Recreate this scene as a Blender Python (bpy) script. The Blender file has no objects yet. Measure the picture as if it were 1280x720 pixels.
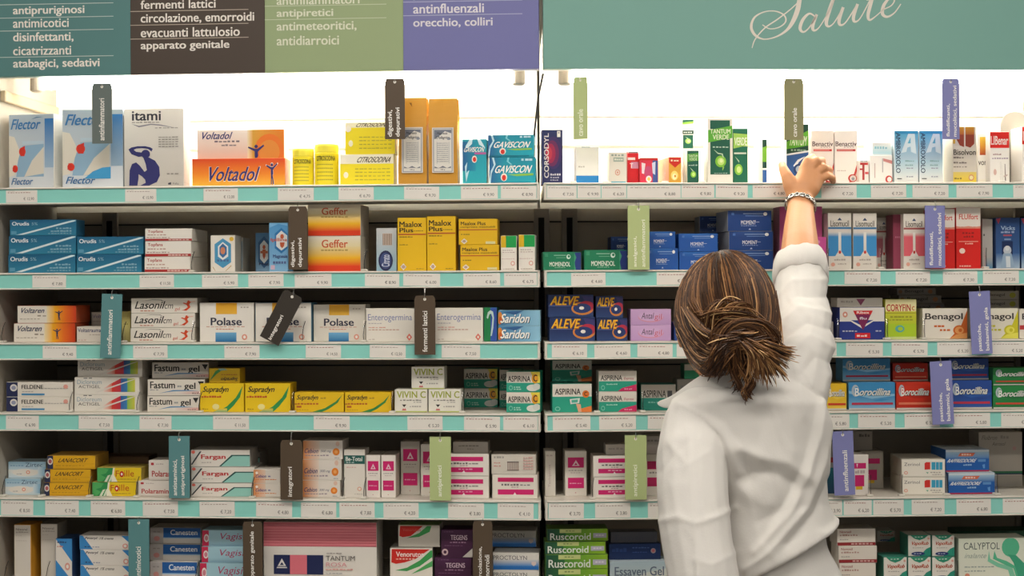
import bpy, math, random
from mathutils import Vector, Matrix, noise
random.seed(7)
SC = bpy.context.scene
COL = SC.collection
# ------------------------------------------------------------------ camera, world, exposure
CAM_D, CAM_Z, PXM = 3.0, 1.6, 0.0016          # distance to the shelf corner, eye height, metres per pixel there
F = CAM_D / PXM                               # focal length in pixels of a 1280 px wide frame
cam = bpy.data.cameras.new('camera'); cam.sensor_width = 36; cam.lens = 36 * F / 1280
cam.clip_start = 0.05
co = bpy.data.objects.new('camera', cam); COL.objects.link(co)
ROLL = math.radians(-0.25)
CAM_M = Matrix.Rotation(math.pi / 2, 4, 'X') @ Matrix.Rotation(ROLL, 4, 'Z')
co.matrix_world = Matrix.Translation((0, -CAM_D, CAM_Z)) @ CAM_M
SC.camera = co
SC.view_settings.view_transform = 'Standard'; SC.view_settings.look = 'None'
SC.view_settings.gamma = 1; SC.view_settings.use_curve_mapping = False
SC.view_settings.exposure = 0.0
w = bpy.data.worlds.new('world'); SC.world = w; w.use_nodes = True
w.node_tree.nodes['Background'].inputs[0].default_value = (1.0, 0.97, 0.94, 1)
w.node_tree.nodes['Background'].inputs[1].default_value = 0.25
CEILING_LIGHT, TUBE_LIGHT = 18.5, 48.0

# ------------------------------------------------------------------ helpers
def lin(c):
    if isinstance(c, str):
        c = c.lstrip('#'); c = c if len(c) == 6 else ''.join(q * 2 for q in c)
        c = [int(c[i:i+2], 16) / 255 for i in (0, 2, 4)]
    else:
        c = [x / 255 for x in c]
    return tuple(x / 12.92 if x <= .04045 else ((x + .055) / 1.055) ** 2.4 for x in c)
def mat(name, c=None, rough=.5, spec=.4, metal=0, emit=0, bump=0, bscale=60, trans=0, attr=False, mix=.12):
    m = bpy.data.materials.new(name); m.use_nodes = True
    nt = m.node_tree; b = nt.nodes['Principled BSDF']
    b.inputs['Roughness'].default_value = rough; b.inputs['Specular IOR Level'].default_value = spec
    b.inputs['Metallic'].default_value = metal
    if attr:
        a = nt.nodes.new('ShaderNodeVertexColor'); a.layer_name = 'print'
        nt.links.new(a.outputs['Color'], b.inputs['Base Color'])
    else:
        lc = lin(c)
        nz = nt.nodes.new('ShaderNodeTexNoise'); nz.inputs['Scale'].default_value = 9; nz.inputs['Detail'].default_value = 5
        tc = nt.nodes.new('ShaderNodeTexCoord'); nt.links.new(tc.outputs['Object'], nz.inputs['Vector'])
        mx = nt.nodes.new('ShaderNodeMix'); mx.data_type = 'RGBA'
        mx.inputs[6].default_value = (*[x * (1 - mix) for x in lc], 1); mx.inputs[7].default_value = (*[min(1, x * (1 + mix)) for x in lc], 1)
        nt.links.new(nz.outputs[0], mx.inputs[0]); nt.links.new(mx.outputs[2], b.inputs['Base Color'])
    if bump:
        n2 = nt.nodes.new('ShaderNodeTexNoise'); n2.inputs['Scale'].default_value = bscale; n2.inputs['Detail'].default_value = 3
        t2 = nt.nodes.new('ShaderNodeTexCoord'); nt.links.new(t2.outputs['Object'], n2.inputs['Vector'])
        bp = nt.nodes.new('ShaderNodeBump'); bp.inputs['Strength'].default_value = bump; bp.inputs['Distance'].default_value = .002
        nt.links.new(n2.outputs[0], bp.inputs['Height']); nt.links.new(bp.outputs[0], b.inputs['Normal'])
    if emit:
        b.inputs['Emission Color'].default_value = (*lin(c), 1); b.inputs['Emission Strength'].default_value = emit
    if trans:
        b.inputs['Transmission Weight'].default_value = trans; b.inputs['IOR'].default_value = 1.1
    return m
M = dict(
    carton=mat('printed_carton', rough=.42, spec=.35, attr=True, bump=.05, bscale=25),
    shelf=mat('cream_painted_steel', '#cfc8bb', .45, .4, bump=.03),
    side=mat('grey_painted_steel', '#aca599', .5, .35, bump=.03), trim=mat('beige_bracket', '#b9a88c', .5, .3),
    back=mat('warm_grey_panel', '#a39a8c', .6, .3, bump=.05),
    topback=mat('white_light_panel', '#f4f2ec', .5, .3),
    upright=mat('slotted_steel', '#8f887d', .45, .4),
    slot=mat('dark_slot', '#15120f', .7, .2),
    rail=mat('teal_price_rail', '#8cd2c6', .4, .4, mix=.05),
    lip=mat('cream_rail_lip', '#dcd6ca', .4, .4),
    board=mat('header_board', rough=.5, spec=.3, attr=True),
    tag=mat('plastic_tag', rough=.4, spec=.4, attr=True),
    wire=mat('dark_wire', '#1a1712', .5, .4),
    clip=mat('pale_plastic', '#d8d3c8', .4, .4),
    steel=mat('bright_steel', '#c9c6c0', .25, .5, metal=1),
    tube=mat('fluorescent_tube', '#fffaf0', .4, .3, emit=TUBE_LIGHT),
    lamp=mat('ceiling_diffuser', '#fff9f0', .4, .3, emit=CEILING_LIGHT),
    cap=mat('grey_lampholder', '#8d857a', .45, .4),
    floor=mat('grey_vinyl', '#8f8a82', .4, .4, bump=.03),
    wall=mat('painted_wall', '#cfcac0', .7, .2),
    ceil=mat('ceiling_tiles', '#d8d5ce', .8, .2),
    skin=mat('skin', '#cf9366', .5, .35, bump=.12, bscale=220, mix=.06),
    coat=mat('white_cotton', '#d0ccc6', .85, .15, bump=.12, bscale=320, mix=.03),
    hair=mat('brown_hair', rough=.5, spec=.3, attr=True),
    scalp=mat('dark_brown_hair', '#2f1f14', .5, .4, bump=.3, bscale=90),
    trouser=mat('navy_cotton', '#26304a', .8, .2, bump=.1, bscale=250),
    shoe=mat('white_leather', '#c9c5bd', .5, .4),
    eye=mat('eye_white', '#e8e4dd', .2, .5), iris=mat('brown_iris', '#3a2415', .2, .5),
)
cl = bpy.data.materials.new('clear_plastic'); cl.use_nodes = True
nt = cl.node_tree; nt.nodes.remove(nt.nodes['Principled BSDF'])
tr = nt.nodes.new('ShaderNodeBsdfTransparent'); gl = nt.nodes.new('ShaderNodeBsdfGlossy'); gl.inputs['Roughness'].default_value = .2
ms = nt.nodes.new('ShaderNodeMixShader'); ms.inputs[0].default_value = .12
nt.links.new(tr.outputs[0], ms.inputs[1]); nt.links.new(gl.outputs[0], ms.inputs[2])
nt.links.new(ms.outputs[0], nt.nodes['Material Output'].inputs[0]); M['clear'] = cl

class MB:
    """mesh collector: faces with one colour per corner and one material each"""
    def __init__(s): s.v = []; s.f = []; s.c = []; s.m = []; s.mats = []
    def face(s, pts, c=None, m='carton', cs=None):
        i = len(s.v); s.v += [tuple(p) for p in pts]; s.f.append(list(range(i, i + len(pts))))
        s.c.append(cs if cs else [lin(c) if c is not None else (.8, .8, .8)] * len(pts))
        if m not in s.mats: s.mats.append(m)
        s.m.append(s.mats.index(m))
    def grid(s, rows, c=None, m='carton', closed=True, caps=True):
        """rows of equal length joined into a shared-vertex tube"""
        i = len(s.v); n = len(rows[0])
        for r in rows: s.v += [tuple(p) for p in r]
        if m not in s.mats: s.mats.append(m)
        mi = s.mats.index(m); cc = lin(c) if c is not None else (.8, .8, .8)
        def add(f): s.f.append(f); s.c.append([cc] * len(f)); s.m.append(mi)
        for a in range(len(rows) - 1):
            for b in range(n if closed else n - 1):
                b2 = (b + 1) % n
                add([i + a*n + b, i + a*n + b2, i + (a+1)*n + b2, i + (a+1)*n + b])
        if caps and closed:
            add([i + b for b in range(n)][::-1]); add([i + (len(rows)-1)*n + b for b in range(n)])
    def box(s, x0, x1, y0, y1, z0, z1, c=None, m='carton', ch=0.0, cf=None, ct=None):
        """box with chamfered edges; cf front (-y) colour, ct top colour"""
        ch = min(ch, (x1-x0)/4, (y1-y0)/4, (z1-z0)/4)
        if ch <= 0:
            p = lambda a, b, d: ((x0, x1)[a], (y0, y1)[b], (z0, z1)[d])
            s.face([p(0,0,0), p(1,0,0), p(1,0,1), p(0,0,1)], cf or c, m); s.face([p(1,1,0), p(0,1,0), p(0,1,1), p(1,1,1)], c, m)
            s.face([p(0,1,0), p(0,0,0), p(0,0,1), p(0,1,1)], c, m); s.face([p(1,0,0), p(1,1,0), p(1,1,1), p(1,0,1)], c, m)
            s.face([p(0,0,1), p(1,0,1), p(1,1,1), p(0,1,1)], ct or c, m); s.face([p(0,1,0), p(1,1,0), p(1,0,0), p(0,0,0)], c, m)
            return
        X, Y, Z = (x0, x1), (y0, y1), (z0, z1)
        def q(a, b, d, ax):    # corner (a,b,d) pulled in on the two axes other than ax
            o = [X[a], Y[b], Z[d]]; sg = [1 - 2*a, 1 - 2*b, 1 - 2*d]
            for k in range(3):
                if k != ax: o[k] += sg[k] * ch
            return o
        for a in (0, 1):
            s.face([q(a,0,0,0), q(a,1,0,0), q(a,1,1,0), q(a,0,1,0)], c, m)
            s.face([q(0,a,0,1), q(1,a,0,1), q(1,a,1,1), q(0,a,1,1)], (cf or c) if a == 0 else c, m)
            s.face([q(0,0,a,2), q(1,0,a,2), q(1,1,a,2), q(0,1,a,2)], (ct or c) if a == 1 else c, m)
        for a in (0, 1):
            for b in (0, 1):
                s.face([q(a,b,0,0), q(a,b,1,0), q(a,b,1,1), q(a,b,0,1)], c, m)
                s.face([q(a,0,b,0), q(a,1,b,0), q(a,1,b,2), q(a,0,b,2)], c, m)
                s.face([q(0,a,b,1), q(1,a,b,1), q(1,a,b,2), q(0,a,b,2)], c, m)
                for d in (0, 1): s.face([q(a,b,d,0), q(a,b,d,1), q(a,b,d,2)], c, m)
    def slab(s, u0, u1, v0, v1, z0, z1, m, k):
        """board whose end at the bay joint is cut along the joint; k is that end's slope"""
        e0 = (k if u0 > -.1 and k > 0 else 0); e1 = (k if u1 < .1 and k < 0 else 0)
        p = lambda a, v, z: ((u0 + e0 * v) if a == 0 else (u1 + e1 * v), v, z)
        q = lambda pts: s.face([(x - s.off, y, z) for x, y, z in pts], None, m)
        q([p(0,v0,z0), p(1,v0,z0), p(1,v0,z1), p(0,v0,z1)]); q([p(1,v1,z0), p(0,v1,z0), p(0,v1,z1), p(1,v1,z1)])
        q([p(0,v1,z0), p(0,v0,z0), p(0,v0,z1), p(0,v1,z1)]); q([p(1,v0,z0), p(1,v1,z0), p(1,v1,z1), p(1,v0,z1)])
        q([p(0,v0,z1), p(1,v0,z1), p(1,v1,z1), p(0,v1,z1)]); q([p(0,v1,z0), p(1,v1,z0), p(1,v0,z0), p(0,v0,z0)])
    off = 0
    def tube(s, pts, rad, c=None, m='carton', n=10, flat=1.0, fdir=None):
        s.grid(tube_rows(pts, rad, n, flat, fdir), c, m)
    def mesh(s, name):
        me = bpy.data.meshes.new(name); me.from_pydata(s.v, [], s.f); me.update()
        for k in s.mats: me.materials.append(M[k])
        me.polygons.foreach_set('material_index', s.m)
        at = me.color_attributes.new('print', 'FLOAT_COLOR', 'CORNER')
        flat = []
        for cs in s.c:
            for c in cs: flat += [c[0], c[1], c[2], 1.0]
        at.data.foreach_set('color', flat); me.update()
        return me
def tube_rows(pts, rad, n=10, flat=1.0, fdir=None):
    pts = [Vector(p) for p in pts]; rows = []; N = len(pts)
    rad = list(rad) if hasattr(rad, '__len__') else [rad] * N
    ref = Vector(fdir) if fdir else None
    for i, p in enumerate(pts):
        t = (pts[min(i+1, N-1)] - pts[max(i-1, 0)]).normalized()
        if ref is None: ref = Vector((0, 0, 1)) if abs(t.z) < .9 else Vector((1, 0, 0))
        a = (ref - t * ref.dot(t)).normalized(); b = t.cross(a)
        if not fdir: ref = a
        fl = flat[i] if hasattr(flat, '__len__') else flat
        rows.append([p + a * (math.cos(2*math.pi*k/n) * rad[i]) + b * (math.sin(2*math.pi*k/n) * rad[i] * fl) for k in range(n)])
    return rows
def obj(name, me, parent=None, loc=(0, 0, 0), rz=0.0, smooth=False):
    if isinstance(me, MB): me = me.mesh(name)
    o = bpy.data.objects.new(name, me); COL.objects.link(o)
    if parent is not None: o.parent = parent
    o.location = loc; o.rotation_euler = (0, 0, rz)
    if smooth: me.polygons.foreach_set('use_smooth', [True] * len(me.polygons))
    return o
def empty(name, loc=(0, 0, 0), rz=0.0):
    o = bpy.data.objects.new(name, None); COL.objects.link(o); o.location = loc; o.rotation_euler = (0, 0, rz); o.empty_display_size = .05
    return o
def tag(o, label, cat, group=None):
    o['label'] = label; o['category'] = cat
    if group: o['group'] = group
    return o
def struct(name, mb):
    o = obj(name, mb); o['kind'] = 'structure'; return o
_TX = {}
def text_tris(s, bold=0.0):
    k = (s, bold)
    if k not in _TX:
        cu = bpy.data.curves.new('t', 'FONT'); cu.body = s; cu.size = 1; cu.resolution_u = 3; cu.offset = bold; cu.dimensions = '2D'; cu.fill_mode = 'BOTH'
        o = bpy.data.objects.new('t', cu); COL.objects.link(o)
        dg = bpy.context.evaluated_depsgraph_get(); ev = o.evaluated_get(dg); me = ev.to_mesh()
        v = [(a.co.x, a.co.y) for a in me.vertices]; f = [list(p.vertices) for p in me.polygons]; ev.to_mesh_clear()
        bpy.data.objects.remove(o); bpy.data.curves.remove(cu)
        xs = [a[0] for a in v] or [0, 1]; ys = [a[1] for a in v] or [0, 1]
        X0, X1, Y0, Y1 = min(xs), max(xs), min(ys), max(ys)
        _TX[k] = ([((a - X0) / (X1 - X0), (b - Y0) / (Y1 - Y0)) for a, b in v], f, (X1 - X0) / (Y1 - Y0))
    return _TX[k]
# print elements on a face, in fractions of the face: x from the left, y from the top
def R(x0, y0, x1, y1, c): return ('r', x0, y0, x1, y1, c)
def G(x0, y0, x1, y1, c0, c1, d='v'): return ('g', x0, y0, x1, y1, c0, c1, d)
def T(s, x0, y0, x1, y1, c, st=''): return ('t', s, x0, y0, x1, y1, c, st)
def P(pts, c): return ('p', pts, c)
def C(cx, cy, rx, ry, c): return ('c', cx, cy, rx, ry, c)
def K(x0, y0, x1, y1, c, n=4): return ('k', x0, y0, x1, y1, c, n)          # a line of print too small to read
def paint(mb, els, x0, x1, z0, z1, y, m='carton', step=.00009):
    W, H = x1 - x0, z1 - z0
    fx = lambda a: x0 + W * a
    fz = lambda b: z1 - H * b
    for i, e in enumerate(els):
        yy = y - step * (i + 1); k = e[0]
        if k == 'r':
            _, a, b, c_, d, c = e; mb.face([(fx(a), yy, fz(d)), (fx(c_), yy, fz(d)), (fx(c_), yy, fz(b)), (fx(a), yy, fz(b))], c, m)
        elif k == 'g':
            _, a, b, c_, d, c0, c1, di = e; l0, l1 = lin(c0), lin(c1)
            cs = [l1, l1, l0, l0] if di == 'v' else [l0, l1, l1, l0]
            mb.face([(fx(a), yy, fz(d)), (fx(c_), yy, fz(d)), (fx(c_), yy, fz(b)), (fx(a), yy, fz(b))], None, m, cs)
        elif k == 'p':
            mb.face([(fx(a), yy, fz(b)) for a, b in e[1]], e[2], m)
        elif k == 'c':
            _, a, b, rx, ry, c = e; n = 20
            cl_ = lambda z_: min(1, max(0, z_)); mb.face([(fx(cl_(a + rx * math.cos(2*math.pi*q/n))), yy, fz(cl_(b - ry * math.sin(2*math.pi*q/n)))) for q in range(n)], c, m)
        elif k == 'k':
            _, a, b, c_, d, c, n = e; rr = random.Random(int(a*997 + b*131 + n)); x = a
            L = (c_ - a) / n
            for q in range(n):
                w_ = L * rr.uniform(.6, .92); h_ = (d - b) * rr.choice((.75, 1, 1))
                mb.face([(fx(x), yy, fz(d)), (fx(x + w_), yy, fz(d)), (fx(x + w_), yy, fz(d - h_)), (fx(x), yy, fz(d - h_))], c, m); x += L
        elif k == 't':
            _, s, a, b, c_, d, c, st = e
            v, f, asp = text_tris(s)
            hv = (('b' in st) * .036 + ('B' in st) * .048); nb = 4 if hv else 1; dxb = 1.25 * hv / asp; kb = 1 - dxb; ky = 1 - hv * .55
            sh = .22 if 'i' in st else 0
            for ib in range(nb):                              # heavier lettering: the outline set again a hair to the right
                o = []
                for (p, q) in v:
                    p = p * kb + dxb * (0, 1, 0, 1)[ib]; q = q * ky + hv * .55 * (0, 0, 1, 1)[ib]
                    if sh: p = p / (1 + sh * .4) + sh * .4 * q / (1 + sh * .4)
                    if 'u' in st: p, q = 1 - q, p            # reads upwards
                    elif 'd' in st: p, q = q, 1 - p          # reads downwards
                    elif 'x' in st: p, q = 1 - p, 1 - q      # upside down
                    o.append((fx(a + (c_ - a) * p), yy - ib * .00001, fz(d + (b - d) * q)))
                j = len(mb.v); mb.v += o
                if m not in mb.mats: mb.mats.append(m)
                cc = lin(c)
                for t in f: mb.f.append([j + q for q in t]); mb.c.append([cc] * len(t)); mb.m.append(mb.mats.index(m))

# ------------------------------------------------------------------ geometry of the place
CAMP = Vector((0, -CAM_D, CAM_Z))
def ray(px, py): return (CAM_M @ Vector(((px - 640) / F, (360 - py) / F, -1))).normalized()
def at(px, py, Y):
    d = ray(px, py); return CAMP + d * ((Y + CAM_D) / d.y)
def proj(p):
    q = CAM_M.inverted() @ (Vector(p) - CAMP); return 640 + F * q.x / -q.z, 360 - F * q.y / -q.z
P0 = Vector((37 * PXM, 0, 0))
ANG = dict(L=math.radians(-4.2), R=math.radians(2.6))
UV = {k: (Vector((math.cos(a), math.sin(a), 0)), Vector((-math.sin(a), math.cos(a), 0))) for k, a in ANG.items()}
def hit(bay, px, py, v):
    u_, v_ = UV[bay]; d = ray(px, py); o = P0 + v_ * v
    t = (o - CAMP).dot(v_) / d.dot(v_); p = CAMP + d * t
    return (p - P0).dot(u_), p.z
def wp(bay, u, v, z):
    u_, v_ = UV[bay]; p = P0 + u_ * u + v_ * v; return Vector((p.x, p.y, z))
def zz(y): return CAM_Z + (360 - y) * PXM
SH_TOP = [229, 338, 427.5, 517, 625.5, 735]      # pixel rows of the shelf fronts at the corner
SH_BOT = [250.5, 359.5, 449.5, 540, 650, 758]
SZ = [zz(y) for y in SH_TOP]; SB = [zz(y) for y in SH_BOT]
DEPTH = .33
EX = dict(L=(hit('L', -4, 360, 0)[0], -.002), R=(.004, hit('R', 1362, 360, 0)[0]))
HEAD_Z0 = zz(88); HEAD_Z1 = HEAD_Z0 + .36
ORD = ['top', 'second', 'third', 'fourth', 'fifth', 'bottom']

# room
mb = MB(); mb.box(-4, 4.2, -5.2, 1.0, -.05, 0, '#888888', 'floor'); struct('floor', mb)
mb = MB(); mb.box(-4, 4.2, .86, 1.0, 0, 3.0, '#888888', 'wall'); struct('wall_back', mb)
mb = MB(); mb.box(-4, 4.2, -5.2, 1.0, 3.0, 3.05, '#888888', 'ceil'); struct('ceiling', mb)
LIT = [('over the left bay', -.75, -1.25), ('over the right bay', .95, -1.25), ('behind the viewer at left', -.75, -3.3), ('behind the viewer at right', .95, -3.3)]
for nm, x, y in LIT:
    t = empty('ceiling_light', (x, y, 2.93)); tag(t, 'long white fluorescent ceiling light ' + nm, 'ceiling light', 'ceiling lights')
    mb = MB(); mb.box(-.7, .7, -.17, .17, .012, .07, None, 'lip', .004); obj('housing', mb, t)
    mb = MB(); mb.box(-.68, .68, -.15, .15, 0, .0115, None, 'lamp', .003); obj('diffuser', mb, t)

# the two shelving bays
for bay, word in (('L', 'left'), ('R', 'right')):
    u0, u1 = EX[bay]; rz = ANG[bay]; KJ = math.tan(ANG[bay])
    t = empty('shelving_unit', wp(bay, (u0 + u1) / 2, 0, 0), rz); c = -(u0 + u1) / 2
    tag(t, 'cream steel wall shelving bay with grey back, %s of the centre joint' % word, 'shelving', 'shelving bays')
    mb = MB(); mb.off = -c; mb.slab(u0, u1, DEPTH, DEPTH + .03, 0, SB[0], 'back', KJ)
    for k in range(6):      # seam of each hung back panel
        z = SB[k] - .03; mb.off = -c; mb.slab(u0, u1, DEPTH - .002, DEPTH, z, z + .003, 'slot', KJ)
    obj('back_panel', mb, t)
    mb = MB(); mb.off = -c; mb.slab(u0, u1, DEPTH, DEPTH + .03, SB[0], HEAD_Z1, 'topback', KJ)
    mb.off = -c; mb.slab(u0, u1, DEPTH - .012, DEPTH - .001, SZ[0] + .17, SZ[0] + .18, 'shelf', KJ)
    mb.off = -c; mb.slab(u0, u1, DEPTH - .012, DEPTH - .001, SZ[0] + .105, SZ[0] + .108, 'shelf', KJ); obj('light_panel', mb, t)
    for uu in ((hit('L', 124, 300, .3)[0], hit('L', 672, 300, .3)[0] - .01) if bay == 'L' else (hit('R', 703, 300, .3)[0], u1 - .03)):
        mb = MB(); mb.box(uu + c, uu + c + .035, DEPTH - .012, DEPTH - .0005, 0, SB[0] , None, 'upright', .001)
        mb.box(uu + c + .011, uu + c + .024, DEPTH - .0135, DEPTH - .012, .05, SB[0] - .02, None, 'slot'); obj('upright', mb, t)
    ends = ((u0 - .02, u0),) if bay == 'L' else ((u1, u1 + .02),)
    for a, b in ends:
        mb = MB(); mb.box(a + c, b + c, -.01, DEPTH + .03, 0, HEAD_Z1, None, 'side', .002); obj('side_panel', mb, t)
        s_ = 1 if bay == 'L' else -1; e_ = u0 if bay == 'L' else u1
        mb = MB(); mb.box(min(e_, e_ + s_*.012) + c, max(e_, e_ + s_*.012) + c, .02, DEPTH - .014, HEAD_Z0 - .045, HEAD_Z0 - .022, None, 'trim', .002); obj('bracket', mb, t)
    mb = MB(); mb.off = -c; mb.slab(u0, u1, .012, DEPTH - .001, HEAD_Z0 + .075, HEAD_Z0 + .09, 'topback', KJ)
    obj('canopy', mb, t)
    mb = MB(); mb.off = -c; mb.slab(u0, u1, .02, DEPTH, 0, .1, 'shelf', KJ); obj('plinth', mb, t)
# lamp tubes under the canopies
for bay, word, a, b in (('L', 'left', 46, 648), ('R', 'right', 706, 1350)):
    ua, ub = hit(bay, a, 100, .07)[0], hit(bay, b, 100, .07)[0]; z = hit(bay, a if bay == 'R' else b, 97, .07)[1]
    t = empty('fluorescent_lamp', wp(bay, (ua + ub) / 2, .07, z), ANG[bay]); L = (ub - ua) / 2
    tag(t, 'glowing white fluorescent tube under the header of the %s bay' % word, 'lamp', 'shelf lamps')
    mb = MB(); mb.tube([(-L + .012, 0, 0), (0, 0, 0), (L - .012, 0, 0)], .011, None, 'tube', 12); obj('tube', mb, t, smooth=False)
    for s in (-1, 1):
        mb = MB(); x = s * L
        prof = [(.010, -.016), (.0145, -.013), (.0145, .024), (.009, .030)]
        mb.grid([[(x + .0135 * math.cos(q*math.pi/8) * r/.0145, r * 1.0 * math.sin(q*math.pi/8), zo) for q in range(16)] for r, zo in prof], None, 'cap')
        mb.box(x - .008, x + .008, -.008, .008, .03, HEAD_Z0 + .0748 - z, None, 'cap', .001); obj('lampholder', mb, t)
    mb = MB(); mb.box(-L, L, -.02, .02, HEAD_Z0 + .0595 - z, HEAD_Z0 + .0745 - z, None, 'topback', .002); obj('batten', mb, t)
# ------------------------------------------------------------------ header boards
HV = -.022
def header(bay, label, panels):
    u0, u1 = EX[bay]; uc = (u0 + u1) / 2
    t = empty('header_sign', wp(bay, uc, HV, HEAD_Z0), ANG[bay]); tag(t, label, 'sign')
    for i, (xa, xb, colr, els) in enumerate(panels):
        a = max(hit(bay, xa, 45, HV)[0], u0) - uc; b = min(hit(bay, xb, 45, HV)[0], u1) - uc
        H = HEAD_Z1 - HEAD_Z0
        mb = MB(); mb.box(a, b, 0, .018, 0, H, colr, 'board', .0008)
        paint(mb, [e for e in els if e[0] != 'px'], a, b, 0, H, 0, 'board')
        for e in els:
            if e[0] == 'px':                       # outlines drawn from their pixel rows and columns
                for pts in e[1]:
                    q = [hit(bay, x, y, HV) for x, y in pts]
                    mb.face([(p[0] - uc, -.0004, p[1] - HEAD_Z0) for p in q], e[2], 'board')
        obj('panel', mb, t)
    mb = MB(); mb.box(u0 - uc, u1 - uc, .0185, .03, 0, HEAD_Z1 - HEAD_Z0, None, 'lip', .001); obj('backing', mb, t)
def pxy(y): return 1 - (zz(y) - HEAD_Z0) / (HEAD_Z1 - HEAD_Z0)
def lines(xa, xb, items, rules, colr, rule, rx=(.0, .88)):
    out = []; W = xb - xa
    for s, x0, x1, yt, yb in items: out.append(T(s, (x0 - xa) / W, pxy(yt), (x1 - xa) / W, pxy(yb), colr, 'b'))
    for y in rules: out.append(R(rx[0], pxy(y - .55), rx[1], pxy(y + .35), rule))
    return out
WHT = '#e6e0d6'
hp = [(-14, 163, '#557f7e', lines(-14, 163, [('antipruriginosi', 14, 105, -1, 12), ('antimicotici', 14, 85, 15, 26), ('disinfettanti,', 14, 91, 32, 45), ('cicatrizzanti', 14, 88, 50, 61), ('atabagici, sedativi', 14, 124, 66, 80)], [-3.5, 13.5, 30, 63.5], WHT, '#b9c6c0')),
      (163, 331, '#4a3f37', lines(163, 331, [('fermenti lattici', 176, 270, -6, 5), ('circolazione, emorroidi', 176, 318, 11, 24), ('evacuanti lattulosio', 176, 300, 29, 41), ('apparato genitale', 176, 287, 46, 59)], [-10, 8, 25.5, 43], WHT, '#b5a797')),
      (331, 504, '#96a67c', lines(331, 504, [('antinfiammatori', 346, 450, -8, 3), ('antipiretici', 346, 417, 9, 21), ('antimeteoritici,', 346, 446, 25, 37), ('antidiarroici', 346, 424, 42, 54)], [-11, 4.5, 21.5], '#d9dbc4', '#c2c9a8')),
      (504, 678, '#7273a6', lines(504, 678, [('pasticche, gola', 517, 620, -10, 0), ('antinfluenzali', 517, 608, 5, 17), ('orecchio, colliri', 517, 619, 23, 35)], [-13, 2.5, 19.5], '#dcd8dc', '#aeb0cc'))]
header('L', 'four-coloured header board listing remedy types above the left bay', hp)
# handwritten word: each stroke a centre line in pixels with its half width at every point
def ribbon(pts):
    """pts (x, y, halfwidth): smooth through the points and turn into quads"""
    out = []; n = len(pts)
    dense = []
    for i in range(n - 1):
        p0, p1, p2, p3 = pts[max(i-1, 0)], pts[i], pts[i+1], pts[min(i+2, n-1)]
        for k in range(8):
            t = k / 8
            dense.append(tuple(.5 * (2*p1[j] + (p2[j]-p0[j])*t + (2*p0[j]-5*p1[j]+4*p2[j]-p3[j])*t*t + (3*p1[j]-p0[j]-3*p2[j]+p3[j])*t**3) for j in range(3)))
    dense.append(pts[-1])
    L, Rr = [], []
    for i, (x, y, h) in enumerate(dense):
        a, b = dense[max(i-1, 0)], dense[min(i+1, len(dense)-1)]
        dx, dy = b[0]-a[0], b[1]-a[1]; d = math.hypot(dx, dy) or 1
        L.append((x - dy/d*h, y + dx/d*h)); Rr.append((x + dy/d*h, y - dx/d*h))
    for i in range(len(L) - 1): out.append([L[i], L[i+1], Rr[i+1], Rr[i]])
    return out
S_ = []
S_ += ribbon([(940, 60, .5), (944, 49, .7), (956, 35, .8), (972, 24, .8), (990, 10, .7), (1006, -6, .6), (1014, -18, .6), (1012, -26, .9), (1004, -20, 1.6), (1000, -4, 2.6), (997, 12, 3.0), (991, 27, 2.6), (983, 38, 1.6), (970, 46, .9), (955, 49, .8), (944, 44, 1.6), (939, 34, 1.7), (943, 22, 1.2), (955, 15, .7), (969, 14, .7), (980, 19, .9), (982, 27, .9), (974, 34, .7), (962, 36, .6), (953, 31, .6)])
S_ += ribbon([(1020, 22, .8), (1012, 17, 1.2), (1004, 24, 1.9), (1000, 35, 2.0), (1004, 40, 1.2), (1011, 35, .8), (1020, 21, 1.3)])
S_ += ribbon([(1021, 18, 1.6), (1016, 31, 2.2), (1017, 38, 1.5), (1024, 34, .7), (1036, 14, .7), (1047, -10, .8), (1048, -16, 1)])
S_ += ribbon([(1047, -14, 1.4), (1039, 6, 2.3), (1033, 26, 2.3), (1035, 33, 1.4), (1042, 29, .7), (1052, 13, 1)])
S_ += ribbon([(1054, 9, 1.8), (1049, 24, 2.2), (1050, 31, 1.6), (1057, 28, .8), (1070, 8, .9)])
S_ += ribbon([(1072, 5, 1.8), (1067, 20, 2.1), (1068, 27, 1.5), (1075, 23, .7), (1087, 1, .8), (1092, -10, 1)])
S_ += ribbon([(1094, -14, 1.7), (1088, 6, 2.2), (1085, 19, 2.0), (1087, 25, 1.3), (1095, 20, .7), (1106, 10, .7)])
S_ += ribbon([(1083, 0, .9), (1101, -2, .9)])
S_ += ribbon([(1104, 12, .7), (1114, 7, .7), (1118, 0, .9), (1113, -3, 1.2), (1105, 6, 2.0), (1103, 17, 2.1), (1109, 21, 1.4), (1118, 16, .8), (1126, 5, .6)])
header('R', 'plain green header board with flowing white script above the right bay', [(676, 1364, '#76a297', [('px', S_, '#dcd4c8')])])

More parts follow.
